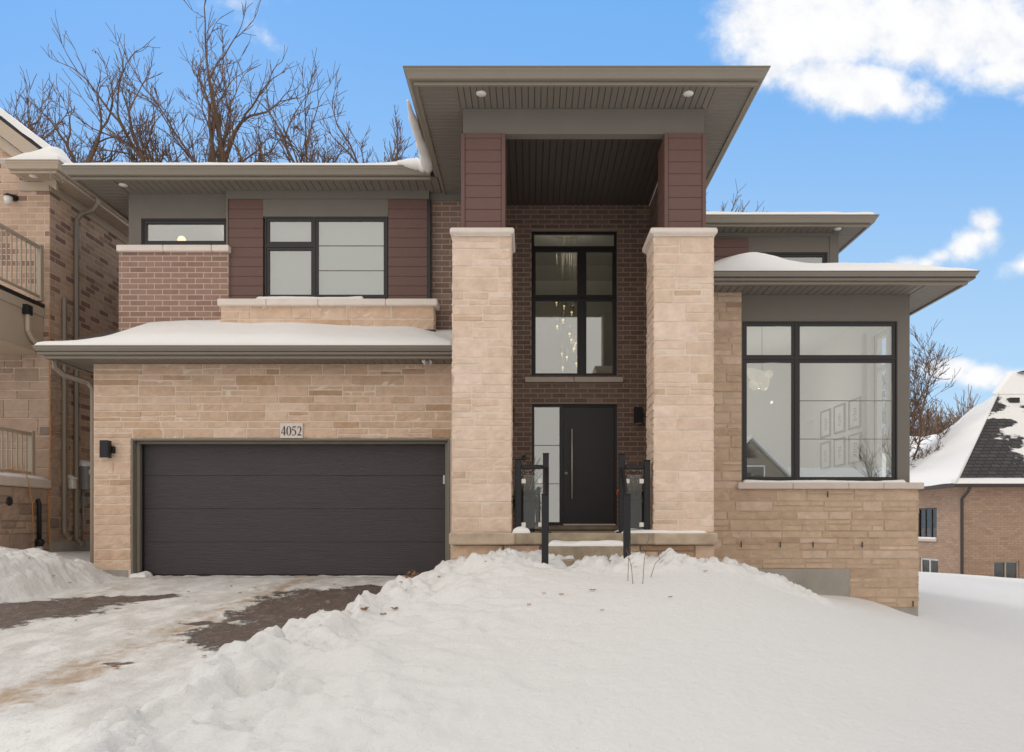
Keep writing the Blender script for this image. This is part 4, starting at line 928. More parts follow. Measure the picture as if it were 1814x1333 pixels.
# house number plaque 4052 with drawn serif numerals
pq = empty('number_plaque', (X(516, 11.57), 11.58, Z(775, 11.57)), 'cream stone plaque reading 4052 above the garage door', 'house number')
qx0, qx1, qz0, qz1 = X(496.5, 11.575), X(536.5, 11.575), Z(776.5, 11.575), Z(750, 11.575)
P('plate', pq, lambda b: b.bbox(qx0, qx1, 11.565, 11.62, qz0, qz1, 'plaque', .003))
def stroke(b, pts, ws, y):
    L = []; Rr = []
    for i, p in enumerate(pts):
        a = Vector(pts[max(0, i-1)]); c = Vector(pts[min(len(pts)-1, i+1)]); d = (c-a).normalized(); n = Vector((-d.y, d.x)); L.append(Vector(p)+n*ws[i]/2); Rr.append(Vector(p)-n*ws[i]/2)
    vs = [(q.x, y, q.y) for q in L]+[(q.x, y, q.y) for q in Rr]; n = len(pts); vs += [(v[0], y+.003, v[2]) for v in vs]
    fs = [(i, i+1, n+i+1, n+i) for i in range(n-1)]+[(i, 2*n+i, 2*n+i+1, i+1) for i in range(n-1)]+[(n+i+1, 3*n+i+1, 3*n+i, n+i) for i in range(n-1)]
    b.add(vs, fs, 'ink')
def numeral(ch, ox, oz, w, h, y):
    b = MB(); T = lambda x, z: (ox+x*w, oz+z*h)
    if ch == '4':
        stroke(b, [T(.70, 0), T(.70, 1)], [w*.24]*2, y); stroke(b, [T(.66, .98), T(.04, .30)], [w*.09]*2, y+.0004); stroke(b, [T(.0, .27), T(1.0, .27)], [h*.075]*2, y+.0008)
    if ch == '0':
        n = 28; pts = [T(.5+.42*math.sin(t), .5+.49*math.cos(t)) for t in [2*math.pi*k/n for k in range(n+1)]]; stroke(b, pts, [w*(.06+.22*abs(math.sin(2*math.pi*k/n))**1.5) for k in range(n+1)], y)
    if ch == '5':
        stroke(b, [T(.24, .93), T(.92, .93)], [h*.115]*2, y); stroke(b, [T(.24, .97), T(.10, .52)], [w*.09]*2, y+.0004)
        pts = [T(.10, .56), T(.35, .62), T(.62, .56), T(.82, .40), T(.84, .24), T(.70, .09), T(.45, .02), T(.18, .05), T(.04, .10)]; stroke(b, pts, [w*k for k in (.1, .18, .24, .27, .25, .14, .1, .2, .16)], y+.0008)
    if ch == '2':
        pts = [T(.08, .74), T(.16, .88), T(.36, .97), T(.6, .96), T(.78, .84), T(.80, .66), T(.66, .44), T(.40, .20), T(.16, .04)]; stroke(b, pts, [w*k for k in (.08, .16, .12, .15, .24, .26, .18, .12, .1)], y)
        stroke(b, [T(.06, .055), T(.92, .055)], [h*.12]*2, y+.0004)
    return b.build('numeral', pq)
qw = qx1-qx0; qh = qz1-qz0
for i, ch in enumerate('4052'): numeral(ch, qx0+qw*(.055+i*.235), qz0+qh*.17, qw*.20, qh*.62, 11.560)
# railings
def post(b, x, y, z0, z1, w=.078): b.bbox(x-w/2, x+w/2, y-w/2, y+w/2, z0, z1, 'railing', .006); b.bbox(x-w/2-.004, x+w/2+.004, y-w/2-.004, y+w/2+.004, z1, z1+.012, 'railing', .004)
def railing(xa, xb, za, zb_, sx_, sz0, label, zfoot):
    e = empty('porch_railing', ((xa+xb)/2, 9.75, .7), label, 'railing', 'black porch railings with glass panels')
    P('post', e, lambda b: (post(b, xa, 9.75, .70, za), b.bbox(xa-.07, xa+.07, 9.68, 9.82, .70, .72, 'railing', .004)))
    P('post', e, lambda b: (post(b, xb, 9.75, .70, zb_), b.bbox(xb-.07, xb+.07, 9.68, 9.82, .70, .72, 'railing', .004)))
    l, r_ = min(xa, xb)+.04, max(xa, xb)-.04; zt_ = Z(824, 9.75)
    P('top_rail', e, lambda b: b.bbox(l, r_, 9.72, 9.78, zt_-.055, zt_, 'railing', .008))
    P('glass_panel', e, lambda b: b.box(l+.03, r_-.03, 9.745, 9.757, .76, zt_-.13, 'rail_glass'))
    for xx in (l+.03, r_-.03):
        for zz in (Z(853, 9.75), Z(930, 9.75)): P('glass_clamp', e, lambda b: b.bbox(xx-.03, xx+.03, 9.728, 9.774, zz-.03, zz+.03, 'clamp', .006))
    inner = xb
    yb = 8.72; xo = sx_
    P('lower_post', e, lambda b: post(b, xo, yb, .2, Z(877, yb), .08))
    P('hand_rail', e, lambda b: b.tube([(inner, 9.70, Z(832, 9.7)), (inner*.5+xo*.5, 9.2, Z(832, 9.7)*.5+(Z(880, yb)-.01)*.5), (xo, yb+.03, Z(884, yb))], [.03, .03, .03], 'railing', 8, smooth=False))
railing(X(918, 9.75), X(967, 9.75), Z(815, 9.75), Z(805, 9.75), X(965.5, 8.72), 0, 'black railing with glass panel left of the steps', 0)
railing(X(1146, 9.75), X(1101.5, 9.75), Z(817, 9.75), Z(806, 9.75), X(1110.5, 8.72), 0, 'black railing with glass panel right of the steps', 0)
# planters with winter greenery behind the railings
def planter(x, y, label, orange, seed):
    e = empty('planter', (x, y, .705), label, 'planter', 'black planters of winter greenery'); r = random.Random(seed)
    P('pot', e, lambda b: (b.prism([(x-.15, y-.15, .705), (x+.15, y-.15, .705), (x+.15, y+.15, .705), (x-.15, y+.15, .705)], (0, 0, .5), 'railing'), b.bbox(x-.18, x+.18, y-.18, y+.18, 1.18, 1.24, 'railing', .006)))
    def tw(b):
        for k in range(26):
            a = r.uniform(0, 6.28); l = r.uniform(.3, .62); s = r.uniform(.05, .35); p0 = Vector((x+r.uniform(-.05, .05), y, 1.24)); p2 = p0+Vector((math.cos(a)*s, math.sin(a)*s*.6, l)); p1 = p0.lerp(p2, .5)+Vector((0, 0, .05))
            b.tube([p0, p1, p2], [.005, .004, .002], 'bark', 4)
            for q in range(5): c = p1.lerp(p2, q/5)+Vector((r.uniform(-.03, .03), 0, r.uniform(-.02, .02))); b.ball(c, .006, 'bark' if r.random() < .5 else 'roof_snow', 6, 4)
    P('twigs', e, tw)
    def gr_(b):
        for k in range(300):
            a = r.uniform(0, 6.28); l = r.uniform(.12, .34); p0 = Vector((x+math.cos(a)*.08, y+math.sin(a)*.08, 1.22+r.uniform(-.02, .05))); p1 = p0+Vector((math.cos(a)*l*.7, math.sin(a)*l*.7, r.uniform(-.28, .16))); w = Vector((0, 0, .009))
            b.add([p0-w, p1, p0+w], [(0, 1, 2)], 'pine'); b.add([p0+Vector((.01, .01, 0)), p1+Vector((.02, 0, .02)), p0-Vector((.01, .01, 0))], [(0, 1, 2)], 'pine')
    P('greenery', e, gr_, kind='stuff')
    if orange:
        P('berries', e, lambda b: [b.ball((x-.24+r.uniform(-.05, .05), y-.12+r.uniform(-.05, .05), 1.30+r.uniform(-.08, .06)), .02, 'berry', 8, 5) for k in range(12)], kind='stuff')
planter(X(930, 11.2), 11.3, 'snow-dusted winter planter behind the left railing', False, 3)
planter(X(1128, 11.0), 11.1, 'winter planter with orange berries and twigs behind the right railing', True, 4)
# ================================================================== INSIDE THE WINDOWS
wr = wx1-.19      # right-hand room wall
k = 0
rowlab = [['back upper picture frame farthest from the window', 'middle upper picture frame', 'upper picture frame nearest the window'], ['back lower picture frame farthest from the window', 'middle lower picture frame', 'lower picture frame nearest the window']]
for row, (zt_, zb2) in enumerate(((3.12, 2.58), (2.48, 1.94))):
    for col in range(3):
        y1 = 15.16-col*.67; y0 = y1-.50
        e = empty('picture_frame', (wr-.02, (y0+y1)/2, zb2), rowlab[row][col]+' on the white wall inside', 'picture', 'six framed pictures on the wall inside the front room')
        P('frame', e, lambda b: (b.box(wr-.03, wr-.002, y0, y1, zt_-.03, zt_, 'black'), b.box(wr-.03, wr-.002, y0, y1, zb2, zb2+.03, 'black'), b.box(wr-.03, wr-.002, y0, y0+.035, zb2+.03, zt_-.03, 'black'), b.box(wr-.03, wr-.002, y1-.035, y1, zb2+.03, zt_-.03, 'black')))
        def art(b):
            b.box(wr-.012, wr-.006, y0+.02, y1-.02, zb2+.02, zt_-.02, 'white'); r = random.Random(k+row*3+col); ym = (y0+y1)/2; zm = (zt_+zb2)/2
            for q in range(5): b.box(wr-.0135-.0004*q, wr-.0125, ym-r.uniform(.03, .09), ym+r.uniform(.03, .09), zm-.13+q*.05, zm-.10+q*.05, 'grey_metal')
        P('print', e, art)
for (x, y0, y1, lab) in ((wr-.045, 13.08, 13.17, 'narrow white curtain beside the side window of the front room'),):
    def f(b):
        n = 26; vs = []
        for i in range(n+1): t = i/n; vs += [(x+.035*math.sin(t*math.pi*7), y0+(y1-y0)*t, .8), (x+.035*math.sin(t*math.pi*7), y0+(y1-y0)*t, 4.2)]
        b.add(vs, [(2*i, 2*i+1, 2*i+3, 2*i+2) for i in range(n)], 'white', True)
    P('curtain', None, f, label=lab, cat='curtain')
pd = empty('pendant_lamp', (X(1350, 13.4), 13.4, 3.3), 'cluster pendant lamp of pale globes inside the front room', 'pendant lamp')
px_, py_, pz_ = X(1350, 13.4), 13.4, Z(672, 13.4)
P('rod', pd, lambda b: (b.tube([(px_, py_, pz_+.1), (px_, py_, 4.44)], .008, 'black', 8), b.tube([(px_, py_, 4.42), (px_, py_, 4.448)], .06, 'black', 16)))
M['milk'] = mat('milk_glass', (.85, .8, .74), .3, emit=((1, .8, .6), .35))
r = random.Random(9)
for k2 in range(9):
    c = (px_+r.uniform(-.22, .26), py_+r.uniform(-.2, .2), pz_+r.uniform(-.12, .16)); g_ = .07+.05*r.random()
    P('globe', pd, lambda b: b.ball(c, g_, 'milk', 14, 8))
lamp('front_room_light', (WR[0]+WR[1])/2, 14.4, 3.2, 20, (1, .93, .85), .03)
ac = empty('armchair', (3.9, 13.2, .75), 'cream rounded armchair inside the front room below the window', 'armchair')
P('seat', ac, lambda b: b.bbox(3.55, 4.35, 12.9, 13.7, .85, 1.22, 'cushion', .08)); P('backrest', ac, lambda b: b.tube([(3.6, 13.4, 1.5), (3.75, 13.1, 1.52), (4.0, 13.0, 1.55), (4.25, 13.1, 1.52), (4.4, 13.4, 1.5)], [.12, .14, .14, .14, .12], 'cushion', 12))
P('base', ac, lambda b: b.bbox(3.65, 4.25, 13.0, 13.6, .74, .85, 'black', .01))
vs_ = empty('vase', (3.72, 12.75, .75), 'pale vase of dry pampas behind the left front window pane', 'vase')
P('pot', vs_, lambda b: b.tube([(3.72, 12.75, .75), (3.72, 12.75, 1.0), (3.72, 12.75, 1.35), (3.72, 12.75, 1.62), (3.72, 12.75, 1.7)], [.10, .16, .15, .07, .08], 'cushion', 16))
def f(b):
    r = random.Random(2)
    for k in range(420):
        a = r.uniform(0, 6.28); el = r.uniform(-.2, 1.5); c = Vector((3.72, 12.75, 1.98)); d = Vector((math.cos(a)*math.cos(el), math.sin(a)*math.cos(el), math.sin(el)))*r.uniform(.14, .27); w = d.orthogonal().normalized()*.006; b.add([c+d*.1-w, c+d, c+d*.1+w], [(0, 1, 2)], 'pampas')
    b.tube([(3.72, 12.75, 1.65), (3.72, 12.75, 2.0)], .01, 'pampas', 6)
P('pampas', vs_, f, kind='stuff')
# entrance hall chandelier of glass drops
ch = empty('chandelier', (.75, 15.4, 6.9), 'tall chandelier of glass drops glowing behind the entrance window', 'chandelier')
P('ceiling_plate', ch, lambda b: b.tube([(.75, 15.4, 6.94), (.75, 15.4, 6.88)], .32, 'steel', 28))
M['drop_glass'] = glass('drop_glass', .25, (.95, .93, .9))
r = random.Random(12)
for k2 in range(14):
    a = r.uniform(0, 6.28); q = r.uniform(.04, .27); cx, cy, cz = .73+math.cos(a)*q, 15.4+math.sin(a)*q, 5.45-k2*.105
    P('drop', ch, lambda b: (b.tube([(cx, cy, 6.9), (cx, cy, cz+.2)], .003, 'steel', 4), b.tube([(cx, cy, cz+.2), (cx+.01, cy, cz+.1), (cx, cy, cz+.02), (cx, cy, cz-.05), (cx, cy, cz-.1)], [.01, .05, .055, .03, .004], 'drop_glass', 10), b.ball((cx, cy, cz), .024, 'warm_glow', 8, 6)))
lamp('hall_light', .75, 15.4, 6.5, 8, (1, .85, .68), .03)
tl = empty('table_lamp', (X(322, 13.3), 13.3, 3.95), 'glowing globe lamp inside the narrow upper left window', 'lamp')
P('globe', tl, lambda b: b.ball((X(322, 13.3), 13.3, Z(426, 13.3)), .075, 'warm_glow', 14, 8)); P('stand', tl, lambda b: b.tube([(X(322, 13.3), 13.3, 3.95), (X(322, 13.3), 13.3, Z(434, 13.3))], .02, 'steel', 8))
lamp('bedroom_light', -5.5, 13.9, 6.2, 5, (1, .9, .8), .03)
# ================================================================== NEIGHBOUR ON THE LEFT
nb = empty('neighbour_house', (-8.45, 13, .3), 'tan brick and stone neighbour house with balcony at the left edge', 'house')
NX, NY = -8.45, 13.0
def f(b):
    b.box(-14, NX-.006, NY+.006, NY+.2, .2, 6.9, 'n_mortar'); b.box(NX-.2, NX-.006, NY+.2, 22, .2, 6.9, 'n_mortar')
    b.prism([(-14, NY+.006, 6.9), (NX-.2, NY+.006, 6.9), (-12, NY+.006, 9.6), (-14, NY+.006, 9.6)], (0, .19, 0), 'n_mortar')
    masonry(b, (0, NY), (1, 0), (0, -1), -11.5, NX, 3.9, 6.86, [], 'brick_big', 'n_brick', 91)
    masonry(b, (0, NY), (1, 0), (0, -1), -11.5, NX, 6.86, 9, [], 'brick_big', 'n_brick', 95, urange=lambda z: -8.45-(z-6.86)*1.3)
    masonry(b, (NX, NY), (0, 1), (1, 0), 0, 9, 3.9, 6.75, [], 'brick_big', 'n_brick', 92)
    masonry(b, (NX, NY), (0, 1), (1, 0), .55, 9, .5, 3.9, [], 'brick_big', 'n_brick', 93)
P('brick_wall', nb, f)
def f(b):
    masonry(b, (0, NY), (1, 0), (0, -1), -11.5, NX, .52, 3.9, [], 'stone_big', 'n_stone', 94); masonry(b, (NX, NY), (0, 1), (1, 0), 0, .55, .52, 3.9, [], 'stone_big', 'n_stone', 96)
P('stone_wall', nb, f)
P('foundation', nb, lambda b: b.bbox(-12, NX+.02, NY-.02, 22, -.4, .51, 'concrete', .01))
NS = 6.83
nr = P('roof', nb, lambda b: (b.add([(-7.98, 12.9, 6.98), (-7.98, 22, 6.98), (-12, 22, 10.035), (-12, 12.9, 10.035), (-7.98, 12.9, 6.92), (-7.98, 22, 6.92), (-12, 22, 9.97), (-12, 12.9, 9.97)], [(0, 1, 2, 3), (4, 7, 6, 5), (0, 3, 7, 4), (0, 4, 5, 1)], 'shingle')))
NO = [(-8.88, 12.62), (-8.10, 12.62), (-8.10, 22)]
eaves(nr, NO, NS, 'n_trim')
def f(b):
    planks(b, -8.88, -8.1, 12.62, NY, NS+.004, 'Y', 'n_trim', .1); planks(b, NX, -8.1, NY, 22, NS+.002, 'X', 'n_trim', .1)
    b.bbox(-8.98, NX+.02, NY-.03, NY, NS-.16, NS, 'n_trim', .004); b.bbox(NX, NX+.03, NY-.03, 22, NS-.16, NS, 'n_trim', .004)
P('soffit', nr, f)
def f(b):   # raking gable boards
    def zz(x): return 6.98+(-7.98-x)*.76
    for (o, w, y0_, y1_) in ((-.075, .27, 12.87, 12.90), (-.36, .20, 12.94, 12.99)):
        xa_, xc_ = -8.3, -11.9; b.prism([(xa_, y0_, zz(xa_)+o), (xc_, y0_, zz(xc_)+o), (xc_, y0_, zz(xc_)+o-w), (xa_, y0_, zz(xa_)+o-w)], (0, y1_-y0_, 0), 'n_trim')
P('gable_trim', nr, f)
spot(nr, X(57, 12.75), 12.78, NS)
P('icicles', nr, lambda b: [b.tube([(X(px, 12.6), 12.5, Z(py, 12.6)), (X(px, 12.6), 12.5, Z(py+l, 12.6))], [.012, .002], 'rail_glass', 6) for px, py, l in ((97, 308, 12), (117, 314, 16))])
# snow on that roof
b = MB(); n = 22
def sn(x): return 6.98+(-7.98-x)*.76
vs = []; fs = []
for i in range(n+1):
    x = -7.93-i*(4.0/n); w_ = min(1, i/2.0)
    for (yy, h_) in ((12.85, .0), (12.86, .06), (12.92, .12), (13.1, .14), (14, .15), (22, .15)): vs.append((x, yy+.02*math.sin(i*1.3), sn(x)+h_*(.25+.75*w_)+.01*math.sin(i*2.1)))
for i in range(n):
    for j in range(5): a = i*6+j; fs.append((a, a+1, a+7, a+6))
b.add(vs, fs, 'roof_snow', True)
b.build('roof_snow', None, label='thick snow on the sloping roof of the left neighbour', kind='stuff')
snow_cap('roof_snow', -9.02, -7.96, 12.48, 12.98, lambda x, y: 0*x+NS+.152, lambda x, y: .03+.30*ss(x, -8.95, -8.3)*ss(y, 12.45, 12.9)*ss(-7.96-x, 0, .3)+.10*ss(x, -8.9, -8.6), 'curved snow heap on the eave corner of the left neighbour', 40, 16, 22, 'LFR', .12)
# downspouts
def f(b): rect_pipe(b, [(-8.0, 13.66, 6.86), (-8.0, 13.66, 6.74), (-8.08, 13.66, 6.62), (-8.30, 13.66, 6.55), (-8.39, 13.66, 6.42), (-8.39, 13.66, .62), (-8.34, 13.6, .52), (-8.2, 13.5, .46)])
P('downspout', nb, f)
def f(b): rect_pipe(b, [(-8.40, 13.32, 4.9), (-8.40, 13.32, .72), (-8.34, 13.27, .62), (-8.2, 13.15, .56)])
P('downspout', nb, f)
# balcony (its right side runs straight back to the wall)
BX = -8.55
bal = P('balcony', nb, lambda b: (b.bbox(-11.5, BX, 11.2, NY-.01, 3.80, 4.62, 'n_trim', .01), b.bbox(-11.5, BX+.02, 11.18, NY-.01, 4.62, 4.68, 'black', .004), b.bbox(BX, BX+.015, 11.2, NY-.01, 4.45, 4.60, 'n_trim', .003)))
def rail(b, z0, z1, x, ya, yb):
    b.bbox(x-.035, x+.035, ya, yb, z1-.05, z1, 'n_rail', .006); b.bbox(x-.02, x+.02, ya, yb, z0, z0+.04, 'n_rail', .004)
    b.bbox(x-.04, x+.04, yb-.08, yb, z0-.06, z1+.03, 'n_rail', .006)
    y = ya+.05
    while y < yb-.1: b.box(x-.009, x+.009, y, y+.02, z0+.04, z1-.05, 'n_rail'); y += .115
P('balcony_railing', bal, lambda b: rail(b, 4.76, 5.66, BX, 11.2, 12.93))
P('scupper', bal, lambda b: (b.bbox(BX+.0, BX+.10, 12.42, 12.56, 4.36, 4.52, 'railing', .006), rect_pipe(b, [(BX+.05, 12.5, 4.36), (BX+.05, 12.5, 4.10), (BX+.06, 12.6, 3.98), (BX+.08, 12.85, 3.86)], 'n_trim')))
snow_cap('balcony_snow', -11.5, BX-.02, 11.2, 12.9, lambda x, y: 0*x+4.682, .06, 'snow strip on the neighbour balcony floor', 30, 10, 25, 'LFR', .06)
pch = P('side_porch', nb, lambda b: (b.bbox(-11.5, NX+.04, 11.3, NY-.01, 1.44, 1.60, 'sillstone', .02), b.box(-11.5, NX-.02, 11.4, NY, .2, 1.44, 'n_stone')))
P('porch_railing', pch, lambda b: rail(b, 1.68, 2.40, BX-.06, 11.3, 12.80))
masm = MB(); masonry(masm, (NX-.02, 11.4), (0, 1), (1, 0), 0, 1.6, .2, 1.44, [], 'stone_big', 'n_stone', 97); masm.build('porch_wall', pch)
snow_cap('porch_snow', -11.5, NX+.02, 11.32, 12.95, lambda x, y: 0*x+1.60, .055, 'snow strip on the stone ledge of the left neighbour', 30, 10, 26, 'LFR', .06)
wl = empty('lantern', (X(17, 12.9), 12.95, Z(352, 12.9)), 'small glass lantern on the neighbour wall under the gable', 'wall lamp')
P('lantern_body', wl, lambda b: (b.tube([(X(14.5, 12.85), 12.85, Z(362, 12.85)), (X(14.5, 12.85), 12.85, Z(349, 12.85))], [.055, .07], 'clamp', 8), b.tube([(X(14.5, 12.85), 12.85, Z(349, 12.85)), (X(14.5, 12.85), 12.85, Z(344, 12.85))], [.075, .04], 'railing', 8)))
P('wall_mount', wl, lambda b: b.tube([(X(25, 12.97), 13.0, Z(350, 12.97)), (X(20, 12.9), 12.86, Z(350, 12.9))], [.06, .04], 'railing', 12))
vx, vy = -8.41, 12.66
vp = empty('vent_pipe', (vx, vy, .3), 'black plastic pipe on a white stub at the left neighbour foundation', 'pipe')
P('riser', vp, lambda b: (b.tube([(-8.47, vy, 1.21), (vx-.02, vy, 1.235), (vx, vy, 1.16), (vx, vy, .50)], .036, 'railing', 10), b.tube([(vx, vy, .56), (vx, vy, .44)], .062, 'railing', 12), b.tube([(vx, vy-.02, .50), (vx+.09, vy-.06, .51)], .045, 'railing', 10)))
P('stub', vp, lambda b: b.tube([(vx, vy, .1), (vx, vy, .44)], .052, 'clamp', 12))
P('wall_vent', nb, lambda b: b.tube([(-8.50, 12.0, 1.19), (-8.455, 12.0, 1.19)], .075, 'black', 14))
def cable(name, pts, label): return P(name, None, lambda b: b.tube(pts, .009, 'orange', 6), label=label, cat='cable')
cable('cable', [(-8.42, 12.94, 4.7), (-8.425, 12.94, 3.6), (-8.41, 12.95, 2.4), (-8.44, 12.94, 1.2), (-8.43, 12.93, .45)], 'orange cable hanging down the corner of the left neighbour')
cable('cable', [(-8.66, 12.2, 1.72), (-8.5, 12.2, 1.75), (-8.42, 12.35, 1.66), (-8.39, 12.45, 1.2), (-8.40, 12.5, .5)], 'orange cable looped over the porch ledge at far left')
P('dryer_vent', None, lambda b: (b.bbox(-8.45, -8.36, 13.50, 13.62, Z(866, 13.5), Z(848, 13.5), 'white', .01), b.prism([(-8.45, 13.49, Z(848, 13.5)), (-8.34, 13.49, Z(848, 13.5)), (-8.45, 13.49, Z(841, 13.5))], (0, .14, 0), 'roof_snow')), label='white hooded wall vent between the two neighbour downspouts', cat='vent')
em = empty('electric_meter', (-8.4, 13.95, 1.0), 'grey electricity meter box with snow cap in the side gap', 'meter')
def f(b):
    b.bbox(-8.45, -8.30, 13.84, 14.1, Z(869, 14.1), Z(828, 14.1), 'grey_metal', .008); b.prism([(-8.45, 13.83, Z(828, 14.1)), (-8.29, 13.83, Z(828, 14.1)), (-8.43, 13.83, Z(817, 14.1))], (0, .28, 0), 'roof_snow')
P('meter_box', em, f); P('dial', em, lambda b: b.tube([(-8.30, 13.95, Z(838, 14.1)), (-8.24, 13.95, Z(838, 14.1))], [.07, .06], 'clamp', 16))
P('conduit', em, lambda b: (b.tube([(-8.41, 13.9, Z(869, 14.1)), (-8.41, 13.9, .4)], .025, 'grey_metal', 8), b.bbox(-8.45, -8.36, 13.86, 13.98, Z(897, 14.1), Z(881, 14.1), 'grey_metal', .006), b.ball((-8.38, 13.9, Z(944, 13.9)), .035, 'berry', 8, 6)))
# ================================================================== NEIGHBOUR ON THE RIGHT
rb = empty('hipped_house', (20, 30, -1), 'buff brick neighbour house with snowy hipped roof at right', 'house')
RX, RY = 15.73, 27.0; RG = Z(860, RY)
w1 = (RY+1.65, RY+3.1, Z(955, 29), Z(900, 29)); w2 = (RY+1.55, RY+2.9, -.62-.5, Z(990, 29)); w3 = (X(1760, RY), X(1806, RY), Z(1027, RY), Z(994, RY))
def f(b):
    wall_boxes(b, RX, 26, -2.5, RG, [w3], RY+.006, RY+.2, 'r_mortar')
    zc = sorted({-2.5, RG, w1[2], w1[3], w2[2], w2[3]})
    for a, c in zip(zc[:-1], zc[1:]):
        for p, q in free(RY+.2, 42, a, c, [w1, w2]): b.box(RX+.006, RX+.2, p, q, a, c, 'r_mortar')
    masonry(b, (0, RY), (1, 0), (0, -1), RX, 22.5, -1.9, RG, [w3], 'brick_small', 'r_brick', 101)
    masonry(b, (RX, RY), (0, 1), (-1, 0), 0, 5, -1.5, RG, [(w1[0]-RY, w1[1]-RY, w1[2], w1[3]), (w2[0]-RY, w2[1]-RY, w2[2], w2[3])], 'brick_small', 'r_brick', 102)
P('brick_wall', rb, f)
def f(b):
    x = RX+.06; a, c, d, e = w1
    for (p, q) in ((a, a+.06), (c-.06, c), (a+.46, a+.54), (a+.92, a+1.0)): b.box(x, x+.08, p, q, d, e, 'brown_metal')
    b.box(x+.002, x+.078, a+.06, c-.06, e-.06, e, 'brown_metal'); b.box(x+.002, x+.078, a+.06, c-.06, d, d+.06, 'brown_metal'); b.box(x+.03, x+.04, a+.06, c-.06, d+.06, e-.06, 'dark_glass')
    b.bbox(RX-.06, RX+.1, a-.05, c+.05, d-.1, d-.002, 'sillstone')
P('window', rb, f)
def f(b):
    x = RX+.05; a, c, d, e = w2
    for (p, q) in ((a, a+.07), (c-.07, c), ((a+c)/2-.03, (a+c)/2+.03)): b.box(x, x+.08, p, q, d, e, 'white')
    b.box(x+.002, x+.078, a+.07, c-.07, e-.07, e, 'white'); b.box(x+.03, x+.04, a+.07, c-.07, d, e-.07, 'dark_glass')
P('basement_window', rb, f)
def f(b):
    y = RY+.06; a, c, d, e = w3
    for (p, q) in ((a, a+.06), (c-.06, c), ((a+c)/2-.025, (a+c)/2+.025)): b.box(p, q, y, y+.08, d, e, 'n_trim')
    b.box(a+.06, c-.06, y+.002, y+.078, e-.06, e, 'n_trim'); b.box(a+.06, c-.06, y+.002, y+.078, d, d+.05, 'n_trim'); b.box(a+.06, c-.06, y+.03, y+.04, d+.05, e-.06, 'dark_glass')
    b.bbox(a-.06, c+.06, RY-.05, RY+.08, d-.07, d-.002, 'white')
P('basement_window', rb, f)
P('dark_backing', rb, lambda b: (b.box(RX+.3, 22, RY+.9, RY+.95, -2.4, 2, 'black'), b.box(RX+1, RX+1.05, RY+.9, 42, -2.4, 2, 'black')))  # black sheets behind the panes, painted shade in place of unlit rooms
def shingle_snow():
    m = bpy.data.materials.new('shingle_with_snow_patches'); m.use_nodes = True; t = m.node_tree; p = t.nodes['Principled BSDF']; p.inputs['Roughness'].default_value = .9
    tcn = N(t, 'ShaderNodeTexCoord'); sp = N(t, 'ShaderNodeSeparateXYZ'); t.links.new(tcn.outputs['Object'], sp.inputs[0])
    br = N(t, 'ShaderNodeTexBrick'); mp = N(t, 'ShaderNodeMapping'); mp.inputs[2].default_value = (R(90), 0, 0); t.links.new(tcn.outputs['Object'], mp.inputs[0]); t.links.new(mp.outputs[0], br.inputs[0])
    br.inputs[1].default_value = (.075, .068, .07, 1); br.inputs[2].default_value = (.045, .041, .043, 1); br.inputs[3].default_value = (.02, .018, .02, 1); br.inputs[4].default_value = 1; br.inputs[5].default_value = .02; br.inputs[8].default_value = .33; br.inputs[9].default_value = .14
    mp2 = N(t, 'ShaderNodeMapping'); mp2.inputs[3].default_value = (.8, .8, 1.6); t.links.new(tcn.outputs['Object'], mp2.inputs[0])
    n = N(t, 'ShaderNodeTexNoise', inp={2: .75, 3: 8, 4: .62}); t.links.new(mp2.outputs[0], n.inputs[0])
    # object origin sits at world (20,30,-1): x grows to the right, z up
    dx = mth(t, 'SUBTRACT', sp.outputs[0], mth(t, 'ADD', -2.3, mth(t, 'MULTIPLY', mth(t, 'SUBTRACT', sp.outputs[2], 3.3), .42)))
    a = mth(t, 'ADD', mth(t, 'MULTIPLY', dx, .85), mth(t, 'MULTIPLY', mth(t, 'SUBTRACT', n.outputs[0], .5), 6.5))
    low = sstep(t, mth(t, 'ADD', sp.outputs[2], mth(t, 'MULTIPLY', n.outputs[0], .7)), 3.85, 3.6)
    low = mth(t, 'MULTIPLY', low, sstep(t, sp.outputs[0], -3.9, -2.6))
    s = mth(t, 'MAXIMUM', sstep(t, a, .1, .45), low)
    t.links.new(mixc(t, s, br.outputs[0], (.84, .82, .80)), p.inputs['Base Color']); return m
M['shingle_snow'] = shingle_snow()
A_ = (15.25, 26.55, RG+.03); B_ = (19.6, 31, 6.3); 
rf = P('roof', rb, lambda b: (b.add([A_, (27, 26.55, RG+.03), (27, 31.0, 6.3), B_], [(0, 1, 2, 3)], 'shingle_snow'), b.add([(15.25, 26.55, RG-.1), (27, 26.55, RG-.1), (27, 26.55, RG+.03), A_, (15.25, 43, RG-.1), (15.25, 43, RG+.03)], [(0, 1, 2, 3), (4, 0, 3, 5), ], 'brown_metal')))
